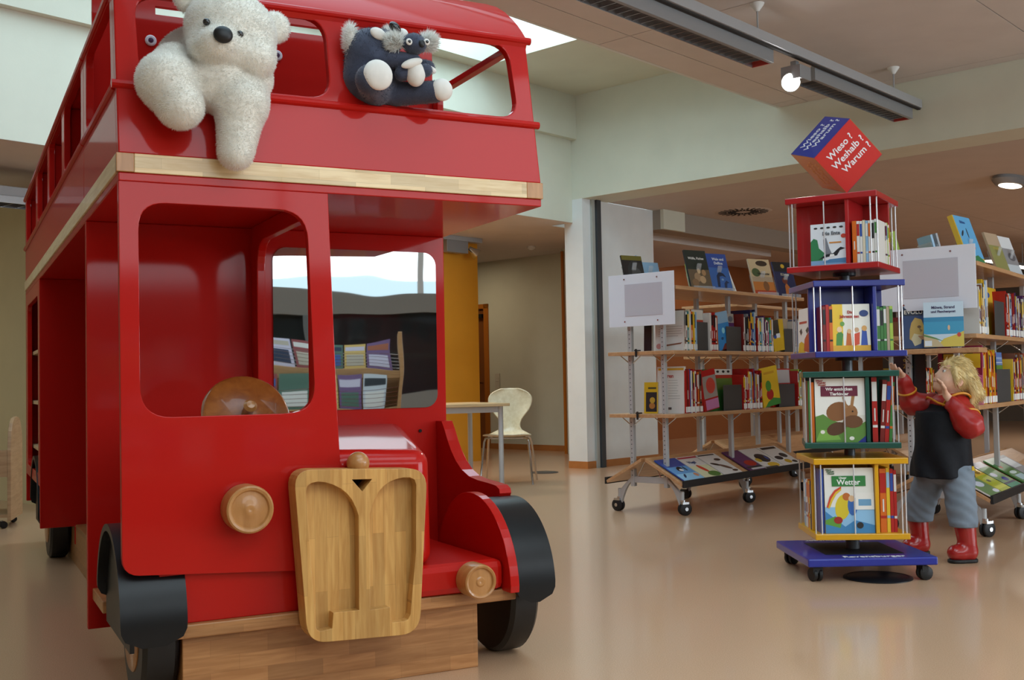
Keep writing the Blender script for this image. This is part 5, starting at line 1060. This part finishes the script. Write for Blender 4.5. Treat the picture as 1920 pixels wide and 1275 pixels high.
def babyf(P):
    d = sd_ell(P, yl(.832, -.052, 1.888), (.036, .030, .032)); d = smin(d, sd_ell(P, yl(.842, -.070, 1.878), (.020, .016, .016)), .01)
    return smin(d, sd_ell(P, yl(.838, -.045, 1.80), (.030, .026, .038)), .012)
o, V, F = soft('body', babyf, (-.06, -.09, -.04), (.06, .03, .15), .0035, KFUR, baby, mats=[KFUR, KWH], pick=lambda c: c[:, 2] < .055)
fur('fur', V, F, 2500, .004, .0005, KFUR, o, 11, .1, keep=lambda P: P[:, 2] > .055)
ballmesh(MB(), yl(.843, -.086, 1.881), (.010, .006, .012)).obj('nose', baby, NOSEB, smooth=True)
for x, z in ((.806, 1.884), (.862, 1.890)):
    e = ballmesh(MB(), yl(x, -.078, z), (.010, .005, .010)).obj('eye_ring', baby, KWH, smooth=True); ballmesh(MB(), yl(x, -.082, z), (.005, .003, .005)).obj('pupil', e, EYEB, smooth=True)
for c, cb in (((.775, -.045, 1.890), (-.8, 0, .25)), ((.885, -.035, 1.905), (.8, 0, .3))):
    P0 = yl(*c); f = lambda P, P0=P0: sd_ell(P, P0, (.020, .012, .022))
    o, V, F = soft('ear', f, tuple(p - .035 for p in P0), tuple(p + .035 for p in P0), .004, KWH, baby); fur('ear_fur', V, F, 2200, .024, .0008, MATS['white_fibre'], o, 12, -.1, comb=np.array(cb))
# ------------------------------------------------------------------ furniture and lamps around
LEGM = mat('table_leg_grey', 'c3c6c8', .4, metal=.2); TOPW = wood('table_top_wood', 'c9a878', 'd8ba8c', (1, 8, 8), .4, .2); PLY = wood('chair_ply', 'd9c6a0', 'e6d6b4', (6, 1, 6), .4, .2)
t = empty('table', (-.573, 9.244, 0), math.radians(24), 'light wood table with round grey legs behind the bus', 'table')
MB().box(-.62, .42, -.40, .40, .675, .70).obj('table_top', t, TOPW, bevel=.003); MB().box(-.56, .36, -.34, .34, .625, .675).obj('apron', t, LEGM)
for x in (-.56, .36):
    for y in (-.34, .34): MB().lathe([(.018, 0), (.021, .01), (.021, .675)], n=16, M=Matrix.Translation((x, y, 0))).obj('leg', t, LEGM, smooth=40)
c = empty('chair', (-.05, 9.60, 0), math.radians(-6), 'bent plywood shell chair with chrome legs behind the table', 'chair')
prof = [(-.21, .415), (-.17, .405), (-.08, .40), (.05, .395), (.13, .40), (.175, .425), (.20, .46), (.212, .50), (.22, .55), (.232, .62), (.245, .70), (.255, .77), (.262, .815)]
wid = [.16, .20, .21, .20, .17, .125, .095, .09, .105, .175, .205, .19, .09]
vs = []; n = 9
L = []
for (y, z), w in zip(prof, wid):
    for k in range(n):
        s = -1 + 2 * k / (n - 1); L.append((s * w, y - (.012 * s * s if z < .43 else .03 * s * s), z + (.0 if z > .43 else .008 * s * s)))
def shell(pts, m_, n_):
    mb = MB(); f = []
    for i in range(m_ - 1):
        for k in range(n_ - 1): f.append((i * n_ + k, i * n_ + k + 1, (i + 1) * n_ + k + 1, (i + 1) * n_ + k))
    return mb.add(pts, f)
o = shell(L, len(prof), n).obj('seat_shell', c, PLY, smooth=True); md = o.modifiers.new('sub', 'SUBSURF'); md.levels = md.render_levels = 2; md = o.modifiers.new('sol', 'SOLIDIFY'); md.thickness = .011
for s in (-1, 1):
    MB().tube([(s * .225, -.21, .0), (s * .19, -.155, .36), (s * .18, -.13, .39), (s * .14, -.10, .395)], .0095, n=8).obj('leg', c, CHROME, smooth=True)
    MB().tube([(s * .225, .23, .0), (s * .19, .14, .35), (s * .18, .10, .39), (s * .14, .08, .395)], .0095, n=8).obj('leg', c, CHROME, smooth=True)
MB().tube([(-.14, -.10, .39), (.14, -.10, .39)], .008).obj('seat_rail', c, CHROME, smooth=True); MB().tube([(-.14, .08, .39), (.14, .08, .39)], .008).obj('seat_rail', c, CHROME, smooth=True)
# round steel cover in the floor, and the black one under the tower
def disc(pos, r, label, m):
    e = empty('floor_cover', pos, 0, label, 'floor cover'); MB().lathe([(0, .001), (r, .001), (r, .004), (r - .004, .006), (0, .006)], n=40).obj('cover_plate', e, m, smooth=30)
    MB().lathe([(r * .88, .0062), (r * .9, .0072), (r * .92, .0062)], n=40, cap=False).obj('cover_ring', e, m, smooth=True)
disc((.283, 10.56, 0), .135, 'round steel floor cover near the white pillar', mat('floor_steel', '77797a', .35, metal=.8)); disc((1.56, 4.80, 0), .145, 'round black floor cover under the book tower', mat('floor_black', '17181a', .35))
# ceiling light rail with two louvred fittings and a spot
ALU = mat('aluminium_rail', 'a4a6a8', .35, metal=.15); LOUV = mat('louvre_mirror', 'b4b7ba', .2, metal=.8); FIT = mat('fitting_grey', '8f9193', .4, metal=.3)
def rb(mb, *q): return rbox(mb, *q)
rail = empty('light_rail', RW(-1.9, -3.40, 2.95), RY, 'grey ceiling light rail with two louvred fluorescent fittings', 'ceiling light')
rail_o = (-1.9, -3.40, 2.95)
def RLm(a0, a1, b0, b1, z0, z1): return MB().box(a0 - rail_o[0], a1 - rail_o[0], b0 - rail_o[1], b1 - rail_o[1], z0 - rail_o[2], z1 - rail_o[2])
RLm(-5.2, -.02, -3.44, -3.385, 2.955, 3.02).obj('rail_profile', rail, ALU, bevel=.004); RLm(-5.2, -.02, -3.425, -3.40, 2.945, 2.956).obj('rail_groove', rail, DARK)
for a0, a1 in ((-4.6, -2.28), (-1.72, -.10)):
    f = RLm(a0, a1, -3.395, -3.365, 2.865, 2.965).obj('fitting_body', rail, FIT, bevel=.004)
    RLm(a0, a1, -3.365, -3.24, 2.935, 2.955).obj('fitting_top', rail, WHITEW); RLm(a0, a1, -3.246, -3.24, 2.865, 2.955).obj('fitting_side', rail, LOUV)
    RLm(a0, a0 + .01, -3.37, -3.24, 2.865, 2.95).obj('fitting_end', rail, FIT); RLm(a1 - .01, a1, -3.37, -3.24, 2.865, 2.95).obj('fitting_end', rail, mat('fitting_end_red', 'a8382c', .4))
    nl = int((a1 - a0) / .075)
    for i in range(nl):
        a = a0 + .03 + i * .075; RLm(a, a + .004, -3.365, -3.246, 2.868, 2.905).obj('louvre_blade', rail, LOUV)
    MB().tube([(a0 + .05 - rail_o[0], -3.305 - rail_o[1], 2.922 - rail_o[2]), (a1 - .05 - rail_o[0], -3.305 - rail_o[1], 2.922 - rail_o[2])], .013, n=12).obj('fluorescent_tube', rail, mat('tube_white', 'f2f2ee', .3), smooth=True)
for a in (-2.50, -.48):
    MB().tube([(a - rail_o[0], -3.41 - rail_o[1], .07), (a - rail_o[0], -3.41 - rail_o[1], 3.19 - rail_o[2])], .006, n=8).obj('suspension_rod', rail, ALU)
    MB().lathe([(.045, 0), (.04, -.012), (.012, -.05), (0, -.05)], n=16, M=Matrix.Translation((a - rail_o[0], -3.41 - rail_o[1], 3.19 - rail_o[2]))).obj('ceiling_cup', rail, WHITEW, smooth=True)
sp = empty('spot_lamp', RW(-2.02, -3.36, 2.93), RY, 'glowing white spot lamp with grey box on the ceiling rail', 'lamp')
MB().box(-.02, .13, -.09, .05, -.12, -.03).obj('ballast_box', sp, FIT, bevel=.004); MB().box(.06, .10, -.02, .02, -.03, .02).obj('rail_adapter', sp, FIT)
LENS = mat('lit_lens', 'ffffff', .3, emit='ffffff', estr=14.0)
ldir = (Vector((0, 0, 0)) - Vector((0, 0, 0)))
Ml = Matrix.Translation((.06, .07, -.12)) @ (Matrix.Rotation(math.radians(-132), 4, 'X') @ Matrix.Rotation(math.radians(-28), 4, 'Y'))
Ml = Matrix.Translation((.02, .0, -.13))
dl = (Vector((0, 0, .9)) - RW(-2.02, -3.36, 2.8)); dl = Matrix.Rotation(-RY, 3, 'Z') @ dl; q = dl.normalized().to_track_quat('Z', 'Y').to_matrix().to_4x4()
MB().lathe([(0, -.07), (.03, -.07), (.045, -.03), (.062, .02), (.064, .035), (.058, .035), (.05, .015), (0, .0)], n=28, M=Ml @ q).obj('reflector', sp, CHROME, smooth=40)
MB().lathe([(.0, .03)] + [(.056, .03), (.054, .036), (.04, .044), (.02, .048), (0, .049)], n=28, M=Ml @ q).obj('lamp_lens', sp, LENS, smooth=True)
sl_ = bpy.data.lights.new('spot_lamp_light', 'SPOT'); sl_.energy = 35; sl_.spot_size = math.radians(70); sl_.spot_blend = .6; sl_.color = (1, .95, .88); sl_.shadow_soft_size = .05
so = bpy.data.objects.new('spot_lamp_light', sl_); COL.objects.link(so); so.parent = sp; so.matrix_local = Ml @ q @ Matrix.Translation((0, 0, .07)) @ Matrix.Rotation(PI, 4, 'X')
# unlit ceiling spot at the end of the passage rail, left of the pillar
s2 = empty('ceiling_spot', RW(-.02, 1.62, 2.452), RY, 'chrome spotlight on a short ceiling rail in front of the ochre wall', 'lamp')
MB().box(-.5, .22, -.05, .05, -.05, 0).obj('rail_piece', s2, ALU, bevel=.003); MB().box(-.32, .0, -.045, .045, -.18, -.05).obj('lamp_box', s2, FIT, bevel=.003)
q2 = Vector((.6, -.5, -.62)).to_track_quat('Z', 'Y').to_matrix().to_4x4()
MB().lathe([(0, -.06), (.025, -.06), (.035, -.02), (.062, .05), (.066, .06), (.06, .058), (.03, .0), (0, 0)], n=24, M=Matrix.Translation((.09, -.03, -.15)) @ q2).obj('reflector', s2, CHROME, smooth=40)
e = empty('smoke_detector', RW(1.14, 1.68, 2.452), 0, 'small white smoke detector on the passage ceiling', 'detector'); MB().lathe([(0, 0), (.05, 0), (.05, -.02), (.03, -.035), (0, -.036)], n=20).obj('detector_body', e, WHITEW, smooth=40); MB().lathe([(.031, -.034), (.02, -.046), (0, -.047)], n=16).obj('detector_cap', e, WHITEW, smooth=40)
e = empty('light_switch', RW(1.955, 3.02, .88), RY, 'white light switch plate beside the passage door', 'switch'); MB().box(-.012, .004, -.04, .04, -.12, .10).obj('switch_plate', e, mat('switch_white', 'cfc9b8', .4), bevel=.003); MB().box(-.017, -.012, -.025, .025, .0, .05).obj('rocker', e, MATS['switch_white'], bevel=.002)
# swirl diffuser in the back room ceiling
e = empty('ceiling_diffuser', RW(2.04, -.62, 2.68), RY, 'round swirl air diffuser in the ceiling behind the beam', 'air vent'); MB().lathe([(0, -.004), (.30, -.004), (.31, 0), (.31, .01)], n=40).obj('diffuser_plate', e, CEILD, smooth=30)
for k in range(24):
    for r0, r1 in ((.08, .17), (.18, .27)):
        MB().box(r0, r1, -.009, .009, -.008, -.004, M=Matrix.Rotation(k * PI / 12 + (.13 if r0 > .1 else 0), 4, 'Z') @ Matrix.Rotation(.35, 4, 'Z')).obj('diffuser_slot', e, DARK)
# lamps of the back room
def oval(name, pos, yaw, label):
    e = empty(name, pos, yaw, label, 'ceiling light'); MB().lathe([(0, 0), (.28, 0), (.30, -.03), (.24, -.07), (0, -.085)], n=32, M=Matrix.Diagonal((1, .45, 1, 1))).obj('housing', e, FIT, smooth=40)
    MB().lathe([(.0, -.0865), (.15, -.083), (.2, -.075)], n=28, M=Matrix.Diagonal((1, .42, 1, 1)), cap=False).obj('glow_lens', e, mat('lamp_glow', 'fff4e0', .3, emit='fff2dc', estr=3.0), smooth=True)
    return e
oval('ceiling_lamp', RW(2.15, -3.38, 2.68), RY, 'oval grey ceiling lamp at the right edge above the racks')
bl_ = empty('strip_lamp', RW(6.0, -3.1, 2.55), RY, 'bright strip lamp hanging far back above the right rack', 'lamp'); MB().box(-.45, .45, -.07, .07, 0, .05).obj('housing', bl_, FIT); MB().box(-.42, .42, -.05, .05, -.03, 0).obj('diffuser', bl_, mat('strip_glow', 'ffffff', .3, emit='f4f6ff', estr=7.0))
MB().tube([(0, 0, .05), (0, 0, .13)], .006).obj('suspension_rod', bl_, ALU)
bl2 = empty('strip_lamp', RW(7.2, -1.7, 2.35), RY, 'long thin strip lamp glimpsed between shelves left of the blue tier', 'lamp'); MB().box(-.8, .8, -.05, .05, 0, .04).obj('housing', bl2, FIT); MB().box(-.8, .8, -.04, .04, -.02, 0).obj('diffuser', bl2, mat('strip_glow_soft', 'fff8ea', .3, emit='fff4e0', estr=4.0))
for x in (-.6, .6): MB().tube([(x, 0, .04), (x, 0, .33)], .005).obj('suspension_rod', bl2, ALU)
area('strip_lamp_light', RW(6.0, -3.1, 2.5), (0, 0, -1), .9, .12, 26, (1, .95, .88)); area('back_room_lamp_light', RW(2.15, -3.38, 2.58), (0, 0, -1), .35, .15, 14, (1, .93, .84))
# hanging louvre light over the passage at the left edge
e = empty('passage_light', RW(-5.2, 1.05, 2.24), RY, 'grey louvred ceiling light at the left edge behind the bus', 'ceiling light')
MB().box(-1.2, 1.2, -.11, .11, .0, .07).obj('housing', e, ALU, bevel=.004)
for i in range(22): MB().box(-1.15 + i * .105, -1.145 + i * .105, -.10, .10, -.045, 0).obj('louvre_blade', e, LOUV)
MB().box(-1.2, 1.2, -.115, -.105, -.05, .0).obj('side_rail', e, LOUV); MB().box(-1.2, 1.2, .105, .115, -.05, .0).obj('side_rail', e, LOUV)
for x in (-.8, .8): MB().tube([(x, 0, .07), (x, 0, .21)], .006).obj('suspension_rod', e, ALU)
# wooden book trolley at the left edge
TR = wood('trolley_wood', 'b08a64', 'c4a07a', (1, 1, 8), .45, .1)
e = empty('book_trolley', (-3.52, 7.20, 0), math.radians(15), 'light wooden book trolley with rounded side cut off by the left edge', 'trolley')
side = [(-.22, .05), (.22, .05), (.22, .50), (.215, .56), (.19, .62), (.15, .67), (.09, .70), (0, .71), (-.09, .70), (-.15, .67), (-.19, .62), (-.22, .5)]
for x in (-.6, .24): MB().prism([side], 0, .022, lambda p, q_, d, x=x: (x + d, p, q_)).obj('side_panel', e, TR, bevel=.003)
for z in (.07, .33): MB().box(-.578, .24, -.2, .2, z, z + .02).obj('shelf_board', e, TR)
MB().box(-.578, .24, -.22, -.20, .33, .50).obj('front_board', e, TR)
for x in (-.55, .2):
    for y in (-.17, .17): swivel(e, x, y, .022, .052, .4)
# display rack with magazines behind the reader; the bus mirror shows it
SHF = wood('display_wood', 'b38a5e', 'c49a6c', (1, 8, 8), .45, .1)
e = empty('magazine_rack', RW(-6.9, -8.45, 0), RY, 'wooden magazine display with wire fronts seen only in the bus mirror', 'display rack')
for x in (-1.25, 1.15): MB().box(x, x + .03, -.28, .28, 0, 1.28).obj('side_panel', e, SHF, bevel=.003)
for i, z in enumerate((.30, .62, .92)):
    y0 = .20 - i * .13
    MB().box(-1.22, 1.15, y0 - .17, y0 + .10, z, z + .07).obj('step_board', e, SHF, bevel=.003)
    for k in range(5): MB().tube([(-1.22, y0 + .10, z + .095 + k * .032), (1.15, y0 + .10, z + .095 + k * .032)], .0022, n=5).obj('wire', e, CHROME)
MB().box(-1.25, 1.18, -.30, -.28, 0, 1.0).obj('back_board', e, SHF)
cols = ['d8d8d4', '3a5a9a', 'b8b0a0', '1c1f26', 'c8c4d8', '8a3a3a', '4a6a5a', 'd0b060', '6a4a7a', 'c0c8d0', '26304a', 'a05a3a']
kq = 0
for i, z in enumerate((.30, .62, .92)):
    y0 = .20 - i * .13; x = -1.18; mi = 0
    while x < 1.0:
        mi += 1
        w = random.uniform(.17, .22); cc = cols[kq % len(cols)]; kq += 1
        M = Matrix.Translation(RW(-6.9, -8.45, 0)) @ Matrix.Rotation(RY + PI, 4, 'Z') @ Matrix.Translation((-x - w, -(y0 + .06), z + .072)) @ Matrix.Rotation(math.radians(78), 4, 'X')
        b1, b2 = random.sample(cols, 2)
        cover_book('magazine', '%s magazine in the %s row of the mirrored wire rack' % (ORD[mi], ('lowest', 'middle', 'upper')[i]), M, w, .26, .004, cc, [(b1, rect(.1, .9, .1, .55)), (b2, rect(.05, .95, .72, .9))], group='magazines in the mirrored rack', cat='magazine'); x += w + .012
